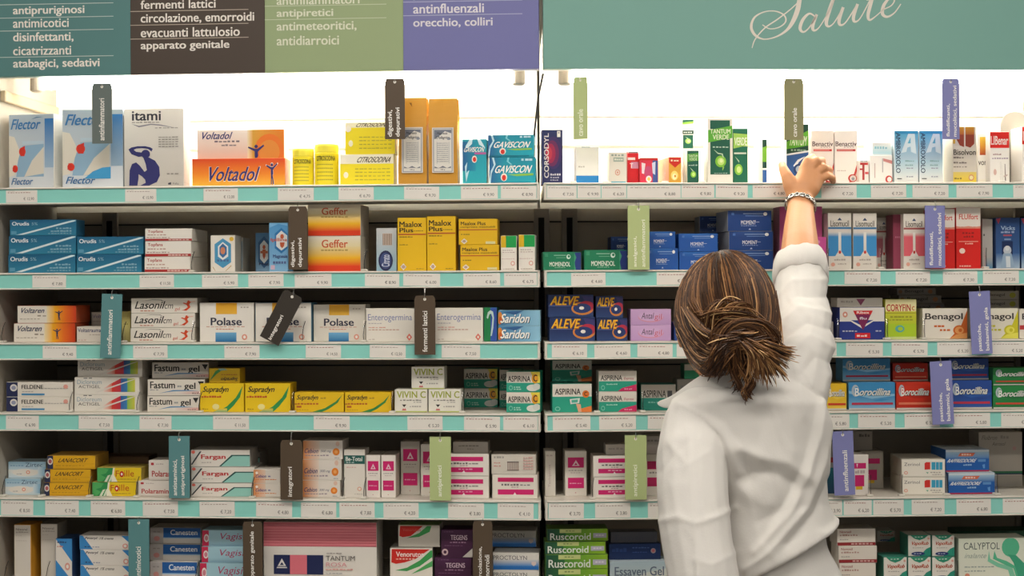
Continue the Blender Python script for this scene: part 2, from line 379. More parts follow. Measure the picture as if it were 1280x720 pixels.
# ------------------------------------------------------------------ shelves with price rails and tickets
TK = {('L', 0): [(7, 46, '12,90'), (156, 195, '15,90'), (254, 297, '13,00'), (347, 392, '4,75'), (423, 467, '6,70'), (505, 549, '9,70'), (576, 622, '9,90'), (626, 671, '8,90')],
 ('R', 0): [(680, 721, '7,50'), (722, 751, '9,90'), (752, 783, '6,20'), (784, 851, '8,80'), (852, 893, '9,80'), (895, 935, '9,20'), (941, 985, '4,80'), (1027, 1071, '7,20'), (1089, 1133, '7,20'), (1141, 1186, '7,20'), (1196, 1241, '7,90'), (1267, 1310, '6,90')],
 ('L', 1): [(40, 82, '7,80'), (174, 217, '11,50'), (252, 297, '5,90'), (310, 354, '7,90'), (368, 414, '9,90'), (456, 499, '8,90'), (504, 550, '6,00'), (579, 625, '8,60'), (630, 674, '6,75')],
 ('R', 1): [(714, 757, '4,60'), (821, 865, '5,10'), (1056, 1101, '7,20'), (1120, 1163, '7,20'), (1179, 1222, '7,30'), (1229, 1274, '7,20')],
 ('L', 2): [(53, 95, '9,40'), (166, 209, '7,70'), (280, 324, '7,90'), (382, 426, '14,50'), (462, 507, '12,50'), (552, 600, '7,50')],
 ('R', 2): [(690, 734, '6,10'), (743, 788, '4,60'), (797, 841, '4,80'), (846, 890, '5,00'), (1003, 1046, '7,30'), (1058, 1104, '5,30'), (1115, 1160, '5,70'), (1172, 1215, '5,20'), (1240, 1283, '5,20')],
 ('L', 3): [(7, 48, '6,90'), (98, 141, '7,50'), (174, 214, '7,30'), (266, 311, '11,50'), (392, 437, '9,90'), (509, 553, '5,20'), (580, 625, '5,90'), (629, 674, '6,10')],
 ('R', 3): [(691, 738, '5,40'), (749, 795, '5,20'), (810, 856, '4,40'), (1020, 1062, '5,80'), (1073, 1119, '5,20'), (1131, 1175, '5,20'), (1192, 1238, '5,80'), (1252, 1295, '5,20')],
 ('L', 4): [(1, 41, '8,50'), (56, 98, '7,40'), (113, 156, '6,80'), (178, 222, '7,50'), (249, 293, '7,20'), (320, 365, '4,80'), (376, 420, '6,80'), (424, 468, '7,80'), (479, 523, '4,20'), (560, 605, '3,80'), (622, 667, '4,10')],
 ('R', 4): [(686, 730, '3,70'), (744, 788, '3,80'), (810, 855, '4,00'), (1030, 1053, '3,90'), (1055, 1090, '6,20'), (1092, 1130, '5,70'), (1140, 1181, '7,20'), (1196, 1239, '6,80'), (1254, 1298, '5,90')],
 ('L', 5): [], ('R', 5): []}
RV = -.012
for bay, word in (('L', 'left'), ('R', 'right')):
    u0, u1 = EX[bay]; uc = (u0 + u1) / 2
    for r in range(6):
        rr = random.Random(r * 7 + (bay == 'R'))
        t = empty('shelf', wp(bay, uc, 0, SZ[r]), ANG[bay]); tag(t, '%s cream shelf with teal price rail in the %s bay' % (ORD[r], word), 'shelf', 'teal-edged shelves')
        H = SZ[r] - SB[r]; a, b = u0 - uc + .001, u1 - uc - .001
        mb = MB(); mb.off = uc; mb.slab(a + uc, b + uc, .0005, DEPTH - .016, -.022, 0, 'shelf', math.tan(ANG[bay])); mb.box(a, b, .0005, .02, -H, -.0225, None, 'shelf', .001); obj('board', mb, t)
        mb = MB(); mb.box(a, b, RV + .003, 0, -H + .0005, -.0005, None, 'rail')
        mb.box(a, b, RV, 0, -.0036, 0, None, 'lip', .0008); mb.box(a, b, RV, 0, -H, -H + .003, None, 'lip', .0008)
        for s in (a, b - .005): mb.box(s, s + .005, RV, 0, -H, 0, None, 'lip', .001)
        rail = obj('price_rail', mb, t)
        for xa, xb, pr in TK[(bay, r)]:
            ua, ub = hit(bay, xa, SH_TOP[r] + 11, RV)[0] - uc, hit(bay, xb, SH_TOP[r] + 11, RV)[0] - uc
            ua, ub = max(ua, a + .006), min(ub, b - .006); w_ = (ub - ua) / 2; h_ = H - .0092
            mb = MB(); mb.box(-w_, w_, 0, .0006, -h_, 0, '#e4dfd6', 'tag')
            paint(mb, [K(.06, .06, .3, .10, '#c4b9b0', 2), K(.06, .16, .8, .22, '#b3a197' if rr.random() < .6 else '#b38880', 9), T('€ ' + pr, .90 - .011 / w_, .56, .90, .84, '#5c544e', '')], -w_, w_, -h_, 0, 0, 'tag')
            o = obj('price_ticket', mb, rail, ((ua + ub) / 2, RV + .0018, -.0050 - rr.uniform(0, .0006)))
            o.rotation_euler = (0, math.radians(rr.uniform(-.8, .8)), 0)

# ------------------------------------------------------------------ category tags hung from the shelf edges
TG = dict(teal='#5a8a8c', brown='#554636', green='#b3c186', olive='#8d8a62', purple='#8183b6', dark='#38322b', slate='#66706c')
def hang(bay, r, x0, x1, y0, y1, colr, text, label, tilt=0, v=-.02, yaw=0, px_top=None):
    """r: the shelf whose front edge carries the tag (-1: the header)"""
    cx = (x0 + x1) / 2; top = px_top or (SH_BOT[r] if r >= 0 else 88)
    u, z0 = hit(bay, cx, y0, v); z1 = hit(bay, cx, y1, v)[1]
    W = (hit(bay, x1, y0, v)[0] - hit(bay, x0, y0, v)[0]) / 2; H = z0 - z1
    zt = (SB[r] if r >= 0 else HEAD_Z0); 
    t = empty('category_tag', wp(bay, u, v, z0), ANG[bay] + math.radians(yaw)); t.rotation_euler.y = math.radians(tilt)
    tag(t, label, 'hanging tag', 'hanging category tags')
    mb = MB(); c = TG[colr]; ch = W * .35
    out = [(-W, 0 - ch*.9), (-W + ch*.5, 0), (W - ch*.5, 0), (W, -ch*.9), (W, -H), (-W, -H)] if colr in ('brown', 'dark', 'slate', 'olive') or r < 0 else [(-W, 0), (W, 0), (W, -H), (-W, -H)]
    n = len(out)
    mb.face([(x, -.0006, z) for x, z in out][::-1], c, 'tag'); mb.face([(x, .0006, z) for x, z in out], c, 'tag')
    for i in range(n):
        (xa, za), (xb, zb) = out[i], out[(i + 1) % n]; mb.face([(xa, -.0006, za), (xb, -.0006, zb), (xb, .0006, zb), (xa, .0006, za)], c, 'tag')
    els = [C(.5, 4.5 / (y1 - y0), .07, .07 * 2*W/H, '#efeade')]
    lc = '#f0ece4' if colr != 'green' else '#eef0dc'
    ls, box = text
    k = len(ls)
    for i, (s, fx0, fx1, fy0, fy1) in enumerate(ls): els.append(T(s, fx0, fy0, fx1, fy1, lc, 'bu'))
    paint(mb, els, -W, W, -H, 0, -.0007, 'tag'); obj('card', mb, t)
    gap = zt - z0
    mb = MB(); g = max(gap, .004)
    mb.tube([(0, .004, g - .0005), (0, .0005, g - .002), (0, -.0022, g * .4), (0, -.0028, -.004), (0, -.0014, -.0075), (0, .0022, -.007)], .0007, None, 'steel', 6)
    h = obj('hook', mb, t); h.rotation_euler = (0, math.radians(-tilt), 0)
    return t
one = lambda s, fx0, fx1, fy0, fy1: ([(s, fx0, fx1, fy0, fy1)], None)
two = lambda a, b, x, ya, yb, yl: ([(a, x[0], x[1], ya, yl), (b, x[2], x[3], yb, yl)], None)
hang('L', -1, 115, 140, 104, 179.5, 'slate', one('antinfiammatori', .34, .62, .25, .95), 'slate grey tag reading antinfiammatori hanging in front of the top shelf')
hang('L', -1, 481, 506, 98, 174, 'brown', two('digestivi,', 'depurativi', (.13, .42, .52, .80), .52, .48, .96), 'brown tag reading digestivi, depurativi hanging beside the mustard paper bags')
hang('R', -1, 716, 735, 96, 174, 'green', one('cavo orale', .3, .68, .52, .95), 'pale green twisted tag reading cavo orale near the bay joint', yaw=-28)
hang('R', -1, 980, 1004, 98, 175, 'olive', one('cavo orale', .42, .66, .48, .95), 'olive tag reading cavo orale hanging right above the reaching hand')
hang('R', -1, 1177.5, 1199, 98, 174, 'purple', two('fluidificanti,', 'mucolitici, sedativi', (.24, .46, .62, .86), .42, .12, .96), 'purple tag reading fluidificanti in front of the white-lit top shelf')
hang('L', 0, 360.5, 384, 258, 337, 'brown', two('digestivi,', 'depurativi', (.12, .36, .5, .76), .54, .5, .96), 'brown tag reading digestivi, depurativi beside the orange-yellow stack, second shelf')
hang('R', 0, 784.6, 811.6, 257, 337, 'green', two('analgesici,', 'antinfiammatori', (.25, .44, .62, .8), .48, .22, .96), 'pale green tag reading analgesici, antinfiammatori on the second shelf')
hang('R', 0, 1156, 1181, 257, 335, 'purple', two('fluidificanti,', 'mucolitici, sedativi', (.22, .42, .62, .84), .42, .12, .96), 'purple tag reading fluidificanti before the red boxes, second shelf')
hang('L', 1, 127.5, 153, 367.5, 447.5, 'teal', one('antinfiammatori', .32, .56, .25, .95), 'teal tag reading antinfiammatori overlapping the third shelf rail', tilt=2, v=-.024)
hang('L', 1, 354, 380.5, 367, 434, 'dark', one('integratori', .4, .62, .46, .97), 'dark tag swung askew in front of the white boxes, third shelf', tilt=28, v=-.024)
hang('L', 1, 518, 544, 369.5, 443.5, 'brown', one('fermenti lattici', .38, .62, .26, .95), 'brown tag reading fermenti lattici overlapping the third shelf rail', v=-.024)
hang('R', 1, 1211, 1237, 364, 442.5, 'purple', two('pasticche,', 'balsamici, gola', (.32, .54, .68, .9), .52, .26, .95), 'purple tag reading pasticche, balsamici, gola overlapping the third shelf rail', tilt=-2.5, v=-.024)
hang('R', 2, 1162, 1189, 451.5, 530.5, 'purple', two('pasticche,', 'balsamici, gola', (.34, .54, .66, .88), .5, .28, .95), 'purple tag reading pasticche, balsamici, gola overlapping the fourth shelf rail', tilt=-2.5, v=-.024)
hang('L', 3, 211, 237, 545, 622.5, 'teal', two('antistaminici,', 'antipruriginosi', (.2, .42, .58, .8), .38, .32, .96), 'teal tag reading antistaminici, antipruriginosi on the fifth shelf')
hang('L', 3, 350.5, 378, 550, 624.5, 'brown', one('integratori', .34, .58, .45, .95), 'brown tag reading integratori hanging on the fifth shelf')
hang('L', 3, 537, 563.5, 546, 625.5, 'green', one('antipiretici', .38, .62, .45, .94), 'pale green tag reading antipiretici in the left bay, fifth shelf')
hang('R', 3, 781, 808, 544, 624.5, 'green', one('antipiretici', .38, .62, .46, .95), 'pale green tag reading antipiretici beside the white coat, fifth shelf')
hang('R', 3, 1040, 1066, 539, 619, 'purple', one('antinfluenzali', .45, .68, .3, .94), 'purple tag reading antinfluenzali right of the white coat, fifth shelf', tilt=-2)
hang('L', 4, 160.5, 186.5, 649, 727, 'teal', one('antimicotici', .36, .6, .44, .95), 'teal tag reading antimicotici on the bottom shelf')
hang('L', 4, 303.5, 328, 652, 728, 'brown', one('apparato genitale', .36, .62, .16, .96), 'brown tag reading apparato genitale beside the large pink box')
hang('L', 4, 591, 615.5, 651, 728, 'brown', two('circolazione,', 'emorroidi', (.26, .48, .6, .84), .42, .55, 1 - .02), 'brown tag reading circolazione, emorroidi at the bottom right of the left bay')
# ------------------------------------------------------------------ cartons on the shelves
POSW = {1: [''], 2: ['upper', 'lower'], 3: ['top', 'middle', 'bottom'], 4: ['topmost', 'second from top', 'third from top', 'bottom']}
def carton_mesh(W, D, H, els, c, side=None, top=None):
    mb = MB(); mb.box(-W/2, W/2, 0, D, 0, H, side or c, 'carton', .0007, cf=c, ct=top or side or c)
    paint(mb, els, -W/2 + .0004, W/2 - .0004, .0004, H - .0004, 0)
    s = lin(side or c); k = [x * .8 for x in s]          # tuck-flap seams on both ends
    for sx in (-1, 1):
        x = sx * (W/2 + .0001)
        for (ya, yb, za, zb) in ((D*.12, D*.88, H*.06, H*.06 + .0007), (D*.12, D*.12 + .0007, H*.06, H*.94), (D*.88, D*.88 + .0007, H*.06, H*.94)):
            pts = [(x, ya, za), (x, yb, za), (x, yb, zb), (x, ya, zb)]
            mb.face(pts if sx > 0 else pts[::-1], None, 'carton', [k] * 4)
    return mb.mesh('medicine_box')
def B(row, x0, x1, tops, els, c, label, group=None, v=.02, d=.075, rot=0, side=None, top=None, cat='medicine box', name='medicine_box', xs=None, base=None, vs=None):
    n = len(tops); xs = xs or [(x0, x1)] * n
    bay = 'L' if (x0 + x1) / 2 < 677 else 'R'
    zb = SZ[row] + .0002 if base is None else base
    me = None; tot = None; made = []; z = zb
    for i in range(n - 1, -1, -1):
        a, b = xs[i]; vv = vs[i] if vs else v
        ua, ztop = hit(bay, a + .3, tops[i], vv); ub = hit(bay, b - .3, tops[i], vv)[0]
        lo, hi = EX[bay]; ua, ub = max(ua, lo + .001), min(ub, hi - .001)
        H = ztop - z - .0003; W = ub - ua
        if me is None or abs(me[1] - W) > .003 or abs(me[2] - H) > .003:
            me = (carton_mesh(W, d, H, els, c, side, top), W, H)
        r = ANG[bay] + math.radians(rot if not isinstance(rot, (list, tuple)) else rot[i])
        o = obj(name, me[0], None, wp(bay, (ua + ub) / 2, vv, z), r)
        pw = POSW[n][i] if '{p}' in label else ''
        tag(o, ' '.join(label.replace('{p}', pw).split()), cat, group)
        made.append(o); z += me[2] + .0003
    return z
W0 = '#e4ded4'; BRD = '#a32f2c'; NAVY = '#232a5c'; BLK = '#26221f'; TXT = '#8b8279'
rx = lambda x, y, s=1.0, c='#d98a78', a=1.0: [C(x, y, .045*s, .045*s*a, c), C(x, y, .03*s, .03*s*a, W0), C(x, y, .02*s, .02*s*a, c)]
def man(x, y, s, a, c):     # little raised-arms figure, s wide and a*s high
    f = lambda p, q: (x + s * p, y + s * a * q)
    return [C(x, y - s*a*.42, s*.11, s*a*.075, c), P([f(-.09,-.32), f(.09,-.32), f(.13,.0), f(.06,.08), f(-.08,.08), f(-.1,-.02)], c), P([f(-.08,-.32), f(-.5,-.42), f(-.52,-.36), f(-.08,-.2)], c),
            P([f(.06,-.3), f(.48,-.5), f(.52,-.44), f(.1,-.18)], c), P([f(-.08,.06), f(.06,.06), f(.0,.25), f(-.02,.5), f(-.1,.5), f(-.08,.25)], c), P([f(-.03,.06), f(.07,.06), f(.14,.26), f(.2,.48), f(.1,.5), f(.05,.28)], c)]

# ---- top shelf
fl = lambda txt2: [G(0, 0, 1, 1, '#aab9c4', '#d3d7da'), G(.8, .06, 1, .72, '#2a6fae', '#9fb8cc'), P([(.0,.28), (.12,.3), (.25,.5), (.12,.82), (0,.84)], '#ddd6c6'), P([(.3,.42), (.78,.4), (.78,.84), (.16,.84), (.2,.62)], '#8fb0c8'),
     P([(.78,.44), (.78,.8), (.34,.84), (.52,.62)], '#d8d1c2'), R(.3,.36,.78,.4,'#b9cbd6'), C(.3,.5,.075,.06,'#d8432f'), P([(.24,.46), (.36,.42), (.35,.56), (.26,.56)], '#cf3526'), C(.14,.73,.06,.05,'#d8432f'), P([(.1,.68), (.2,.72), (.16,.78), (.08,.76)], '#cf3526')] + txt2 + \
     [T('Flector', .04, .06, .74, .2, '#3b78ad', 'Bi'), P([(.5,.07), (.62,.035), (.8,.035), (.62,.05)], '#5a7d98'), T('Flector', .05, .855, .56, .945, '#356a9c', 'bi')]
B(0, 9, 69, [143], fl([]), '#c2ccd3', 'pale blue carton with red stars, leftmost on the top shelf', 'blue plaster packs', v=.03, d=.06, rot=-7, side='#e8e4da')
B(0, 78, 153.5, [137], fl([P([(.36,.88), (.5,.79), (.66,.74), (.8,.73), (.8,.88)], '#3f93c4')]), '#c2ccd3', 'pale blue carton with red stars and blue wave, behind the slate tag', 'blue plaster packs', v=.03, d=.06, rot=2)
sil = [P([(.07,.515), (.12,.49), (.22,.475), (.35,.475), (.44,.49), (.48,.51), (.46,.545), (.44,.53), (.4,.51), (.3,.5), (.2,.505), (.16,.52), (.2,.545), (.3,.555), (.34,.6), (.24,.61), (.12,.575)], '#2f3068'), C(.36,.575,.075,.055,'#2f3068'),
       P([(.32,.62), (.42,.62), (.52,.66), (.59,.74), (.6,.85), (.55,.93), (.42,.975), (.27,.975), (.36,.94), (.35,.9), (.3,.86), (.24,.83), (.24,.88), (.22,.975), (.08,.975), (.09,.78), (.13,.7), (.2,.68), (.26,.72), (.34,.8), (.38,.78), (.36,.7)], '#2f3068')]
B(0, 155, 229.5, [136], [G(0, 0, 1, 1, '#e2ddd4', '#b9b4ac'), T('itami', .13, .03, .62, .15, '#2c2c38', 'B'), K(.13, .165, .6, .178, '#8a857e', 7), P([(.12,.19), (.25,.215), (.45,.19), (.6,.2), (.9,.25), (.6,.215), (.45,.205), (.25,.235)], '#8a8690'), K(.52, .235, .92, .25, '#a09b95', 6)] + sil + [K(.58, y, .92, y + .012, '#8d8881', 6) for y in (.355, .385, .415, .445, .475)] + [K(.72, .82, .92, .835, '#8d8881', 3), P([(.74,.945), (.79,.935), (.79,.965), (.74,.965)], '#3a3a48'), T('Fidia', .82, .94, .92, .965, '#4a4a55', '')], '#cfcac2',
  'tall silver-white carton with navy crouching figure, top shelf', v=.03, d=.05, rot=1.5, side='#e9e5de')
# two orange cartons
z = B(0, 240, 356.5, [198.5], [G(0, 0, 1, .55, '#d9481f', '#e08124'), G(0, .55, 1, 1, '#e08124', '#e9b23a'), T('Voltadol', .135, .28, .74, .82, '#efe6d8', 'Bi'), T('Voltadol', .14, .29, .735, .8, '#35306e', 'bi')] + man(.86, .55, .13, 6.2, '#efe6d8') + man(.86, .55, .115, 6.6, '#35306e'), '#dd7a26', 'orange carton with big navy lettering, lower of the two on the top shelf', v=.03, d=.055, rot=1, side='#d98b63')
B(0, 246, 355.5, [162.5], [G(0, 0, .58, 1, '#efe2d8', '#e3b7a2'), G(.58, 0, .64, 1, '#e9d6b2', '#d99f4a', 'h'), G(.64, 0, 1, 1, '#cf9a3c', '#dc7a22', 'h'), C(.83, .75, .17, .6, '#e0742a'), C(.83, .78, .12, .42, '#dc8a3a'), T('Voltadol', .03, .07, .41, .32, '#33306c', 'bi'), K(.2, .37, .5, .43, '#7d6d74', 6), K(.28, .5, .46, .56, '#8d7d80', 4)] + man(.68, .92, .18, 4.4, '#35306e')[:4], '#e5c9b4', 'white and orange carton standing on the orange one, top shelf', v=.04, d=.04, base=z, side='#e9d9c9')
# citrus antacid: two jars and two cartons
def jar(x0, x1, y, label):
    u0, z1 = hit('L', x0, y, .06); u1 = hit('L', x1, y, .06)[0]; r = (u1 - u0) / 2; H = z1 - SZ[0] - .0004
    t = empty('plastic_jar', wp('L', (u0 + u1) / 2, .03 + r, SZ[0] + .0002), ANG['L']); tag(t, label, 'jar', 'yellow jars')
    n = 40; mb = MB(); prof = [(r*.93, 0), (r, .002), (r, H*.78), (r*.94, H*.8), (r*.9, H*.81)]
    mb.grid([[(p * math.cos(2*math.pi*k/n), p * math.sin(2*math.pi*k/n), q) for k in range(n)] for p, q in prof], '#e9d62c')
    def curved(els_box, s, c):      # lettering bent round the jar
        v, f, asp = text_tris(s, .02); a0, a1, za, zb = els_box; j = len(mb.v)
        mb.v += [((r + .0003) * math.sin(a0 + (a1 - a0) * p), -(r + .0003) * math.cos(a0 + (a1 - a0) * p), zb + (za - zb) * q) for p, q in v]
        for tt in f: mb.f.append([j + q for q in tt]); mb.c.append([lin(c)] * len(tt)); mb.m.append(0)
    curved((-.75, .95, H*.72, H*.60), 'CITROSODINA', '#4a4520')
    for i in range(5):
        zz_ = H * (.5 - i * .09)
        for k in range(9):
            a = -.7 + k * .16
            mb.face([((r+.0003)*math.sin(b), -(r+.0003)*math.cos(b), q) for b, q in ((a, zz_), (a+.12, zz_), (a+.12, zz_+H*.025), (a, zz_+H*.025))], '#a59a3a')
    obj('body', mb, t, smooth=False)
    mb = MB(); prof = [(r*.97, H*.80), (r*.99, H*.82), (r*.99, H*.95), (r*.94, H), (r*.8, H)]
    mb.grid([[(p * math.cos(2*math.pi*k/n), p * math.sin(2*math.pi*k/n), q) for k in range(n)] for p, q in prof], '#efe04a'); obj('lid', mb, t)
jar(366.5, 393.5, 187.5, 'lower left yellow plastic jar right of the orange cartons')
jar(394, 424, 181.5, 'yellow plastic jar directly left of the yellow cartons')
cit = lambda q: [R(0, 0, 1, .3, '#f0ead6') if q else R(0, 0, 1, .16, '#f0e9c8'), T('CITROSODINA', .3 if q else .2, .08 if q else .02, .98 if q else .92, .26 if q else .14, '#4a3f28', 'Bi')] + [K(.28, y, .95, y + .03, '#b5a83a', 8) for y in (.45, .56, .68, .8)] + [C(.11, .66, .045, .1, '#f0ead0'), C(.06, .2, .06, .1, '#f4eedc')]
z = B(0, 424.5, 492.5, [193], cit(1), '#ecd92a', 'yellow carton with white lettering band, lower of two on the top shelf', v=.03, d=.05, side='#e3d56a')
B(0, 431, 494, [153], cit(0), '#eeda26', 'yellow carton half hidden by the brown tag, stacked on another', v=.034, d=.044, base=z, side='#e3d56a')
# mustard paper bags
def bag(x0, x1, y, label, fold):
    u0, z1 = hit('L', x0 + .4, y, .03); u1 = hit('L', x1 - .4, y, .03)[0]; W = u1 - u0; H = z1 - SZ[0] - .0004; D = .05
    t = empty('paper_bag', wp('L', (u0 + u1) / 2, .03, SZ[0] + .0002), ANG['L']); tag(t, label, 'paper bag', 'mustard paper bags')
    mb = MB(); c = '#c08a2a'; rows = []
    for i in range(13):
        q = i / 12; k = 1 if q < .62 else 1 - (q - .62) / .38 * .82; bow = .0014 * math.sin(q * 9 + x0); row = []
        dep = D * k
        for (sx, sy) in ((-1, 0), (0, -.02), (1, 0), (1, .5), (1, 1), (0, 1), (-1, 1), (-1, .5)):
            inx = (.0 if q < .62 else (q - .62) * .10) if sy == .5 else 0
            row.append((sx * (W/2 - .0012 + bow * .5 - inx), (D - dep) / 2 * (1 if sy < .4 else 1) * (0.25 if sy < .4 else 1) + sy * dep * (1 if sy >= 0 else 0) + (bow - .0014 if sy <= 0 and sx == 0 else 0), q * H))
        rows.append(row)
    mb.grid(rows, c)
    if fold: mb.face([(-W*.1, -.0008, H*.94), (-W*.02, -.0008, H*.94), (W*.0, -.0008, H*.89)], '#7d5618')
    obj('bag', mb, t)
    lw, l0, l1 = W*.36, H*.14, H*.66
    mb = MB(); mb.box(-lw, lw, -.0035, -.0022, l0, l1, '#d9d4cc')
    els = [R(.05,.02,.95,.98,'#8f929a'), R(.09,.035,.91,.965,'#dcd8d0'), P([(.1,.05), (.9,.05), (.9,.13), (.6,.08), (.3,.2), (.1,.26)], '#6f7480'), T('Magnesia', .2, .1, .74, .17, '#3c4048', 'bi'), T('S.Pellegrino', .14, .19, .84, .27, '#3c4048', 'bi'), C(.78,.25,.09,.03,'#8a8e98')] + [K(.25, .34 + i*.045, .77, .355 + i*.045, '#8d8f94', 7) for i in range(10)] + [R(.22,.32,.24,.8,'#a5a7ac'), R(.78,.32,.8,.8,'#a5a7ac'), P([(.12,.86), (.3,.9), (.5,.85), (.7,.9), (.88,.86), (.88,.9), (.5,.89), (.12,.9)], '#6f7480'), T('100 g', .4, .92, .6, .95, '#3c4048', 'b')]
    paint(mb, els, -lw, lw, l0, l1, -.0036); obj('paper_label', mb, t)
bag(496.5, 534, 122, 'mustard paper bag with ornate white label, nearest the brown tag', True)
bag(534.5, 572.5, 123, 'mustard paper bag with ornate white label, right of its twin', False)
gav = lambda s: [G(0, 0, 1, 1, '#1f8fa6', '#23a3b4'), G(0, 0, .3, 1, '#245a92', '#2390aa', 'h'), P([(.06,.0), (.1,.0), (.14,.25), (.05,.6), (.03,.95), (0,1), (.03,.5), (.1,.28)], '#bfe0ea'), P([(.4,0), (.44,0), (.42,.14), (.5,.26), (.47,.28), (.38,.15)], '#7fcad6'), T('GAVISCON', .1, .3, .94, .58, '#f2efe8', 'Bi'), P([(.4,.64), (.96,.6), (.96,.68), (.6,.7)], '#8fc04a'), C(.32,.74,.07,.15,'#f0e6da'), C(.32,.76,.045,.11,'#cf3527'), K(.7, .05, .95, .13, '#bfe0ea', 3), R(.04,.93,.9,.97,'#176f86')]
B(0, 577.5, 608.5, [174], [G(0, 0, 1, 1, '#2394a8', '#2aa6b2'), G(0, .05, .55, .7, '#205a94', '#2390aa', 'h'), P([(.3,0), (.42,0), (.4,.1), (.2,.2), (.12,.16)], '#cfe6ec'), P([(.62,0), (.74,0), (.9,.14), (.95,.2), (.7,.12)], '#cfe6ec'), T('GAVISCON', .04, .17, .94, .28, '#f2efe8', 'Bi'), R(.5,.29,.98,.335,'#b65a9c'), C(.5,.44,.11,.08,'#f0e6da'), C(.5,.445,.07,.055,'#cf3527'), P([(.1,.6), (.2,.5), (.15,.75), (.28,.68), (.15,.95)], '#bfe0ea')], '#2394a8', 'narrow turquoise carton with a red drop, left of the turquoise pair', 'turquoise antacid cartons', v=.03, d=.05)
B(0, 610, 669.5, [168.7, 196.7], gav(1), '#1f93a8', '{p} wide turquoise carton of the pair at the right end, top shelf', 'turquoise antacid cartons', v=.03, d=.05, xs=[(609.6, 667.5), (611, 669.5)])
B(0, 676, 703.5, [162], [G(0, 0, 1, 1, '#27305f', '#2b2f5c'), C(.55,.42,.42,.3,'#3f2f62'), C(.5,.43,.33,.24,'#6b2a57'), C(.42,.43,.24,.18,'#a02a4e'), C(.34,.43,.15,.12,'#c43a4c'), T('CORSODYL', .1, .06, .33, .88, '#ddd6d2', 'bu'), R(.74,.02,.9,.13,'#dcd8d4'), R(.78,.045,.86,.06,'#30366a'), K(.4, .8, .92, .835, '#c9c6d0', 5), K(.4, .86, .85, .885, '#a8a6b8', 4), K(.4, .91, .8, .93, '#a8a6b8', 4)], '#2a2f5e', 'dark navy carton with red glow and upright lettering, by the bay joint', v=.05, d=.045)
B(0, 719.5, 749, [183], [R(0, .78, 1, 1, '#2b86c9'), R(.24, .0, .62, .02, '#5a7f96'), K(.1, .52, .4, .56, '#c4bdb2', 3)], '#f0ece4', 'white carton with bright blue base band below the twisted green tag', v=.03, d=.05)
B(0, 761, 783.5, [190], [K(.12, .06, .9, .12, '#8f9a90', 4), R(.24,.16,.84,.3,'#9aa89c'), K(.3, .2, .8, .25, '#d8d6cc', 4), C(.48,.64,.15,.1,'#c9917f'), C(.48,.64,.1,.065,'#ddd6ca'), C(.48,.64,.06,.04,'#c9917f'), R(.1,.93,.95,1,'#3f9cb5')], '#d8d2c6', 'small cream carton with green-grey band and blue base line, top shelf', v=.03, d=.04)
B(0, 784, 798.5, [189], [R(0, .06, 1, 1, '#cb2027'), R(0, .0, 1, .05, '#efe9e2'), R(.1, .02, .95, .045, '#3a3a55'), R(0, .18, .7, .26, '#efe4e0'), R(.3, .32, 1, .52, '#c58fa6'), T('T', .2, .36, .5, .5, '#efe4e0', 'B')], '#cb2027', 'narrow red carton with white bars on the top shelf', v=.045, d=.035)
B(0, 799.5, 823, [197], [R(0,0,1,1,'#d3344c'), R(.7,.1,1,1,'#3f5596'), R(0,0,1,.1,'#c92a2c'), P([(.08,.18), (.3,.22), (.22,.62), (.1,.6)], '#e9d8de'), P([(.66,.2), (.86,.14), (.84,.66), (.7,.6)], '#c9cfe4'), C(.45,.55,.22,.24,'#b9476e'), C(.48,.82,.16,.13,'#efe3e0'), C(.48,.82,.08,.07,'#d9c05a')], '#cf3a44', 'small red and blue carton with white flower, top shelf', v=.03, d=.05)
B(0, 835.5, 852, [196], [R(0,0,1,1,'#d7a03a'), P([(0,0), (1,0), (1,.2), (.5,.4), (0,.2)], '#cc2f22'), K(.15,.1,.85,.16,'#f0e2c0',3), C(.45,.7,.3,.18,'#efd37a'), C(.45,.74,.18,.12,'#f3e7b8'), C(.5,.72,.08,.05,'#c98a2a')], '#d7a03a', 'small orange carton with a red pointed top, left of the green ones', v=.025, d=.09, rot=6, side='#d9a070')
tv = lambda k: [R(.1,.03,.9,.86,'#1f5c48'), P([(.02,.18), (1,.11), (1,.3), (.02,.37)], '#5fae3a'), T('TANTUM', .1, .165, .92, .235, '#e6eccb', 'b'), T('VERDE', .2, .25, .86, .325, '#e6eccb', 'b'), K(.2,.43,.85,.45,'#b9cdbb',5), C(.52,.66,.22,.09,'#7fbe3c'), C(.53,.66,.14,.058,'#c3dd7c'), C(.54,.65,.07,.03,'#e2edae'), P([(.22,.47), (.42,.53), (.6,.54), (.64,.6), (.61,.6), (.56,.555), (.4,.545)], '#bcd3b4'), P([(.6,.72), (.66,.75), (.6,.8), (.58,.79)], '#8fc04a'), K(.25,.835,.8,.847,'#a9bfae',6)]
zb = B(0, 853, 873, [186], [K(.2,.3,.8,.35,'#d8d2c8',4)], '#efebe2', 'plain white carton behind the small green carton, top shelf', v=.075, d=.04)
B(0, 852.5, 867.5, [149], [R(0,0,1,.1,'#1f5c48'), P([(0,.1), (1,.06), (1,.13), (0,.17)], '#8cc04a'), R(0,.37,1,.5,'#2a4a40'), K(.1,.41,.9,.46,'#dde0d4',4), R(.05,.53,.95,.99,'#1f5c48'), C(.5,.74,.26,.09,'#a9d36a'), C(.55,.74,.14,.05,'#d4e8a8'), P([(.2,.58), (.5,.64), (.5,.67)], '#bcd3b4')], '#e9e6dc', 'narrow green and white carton raised on a plain white one, top shelf', v=.078, d=.03, base=zb)
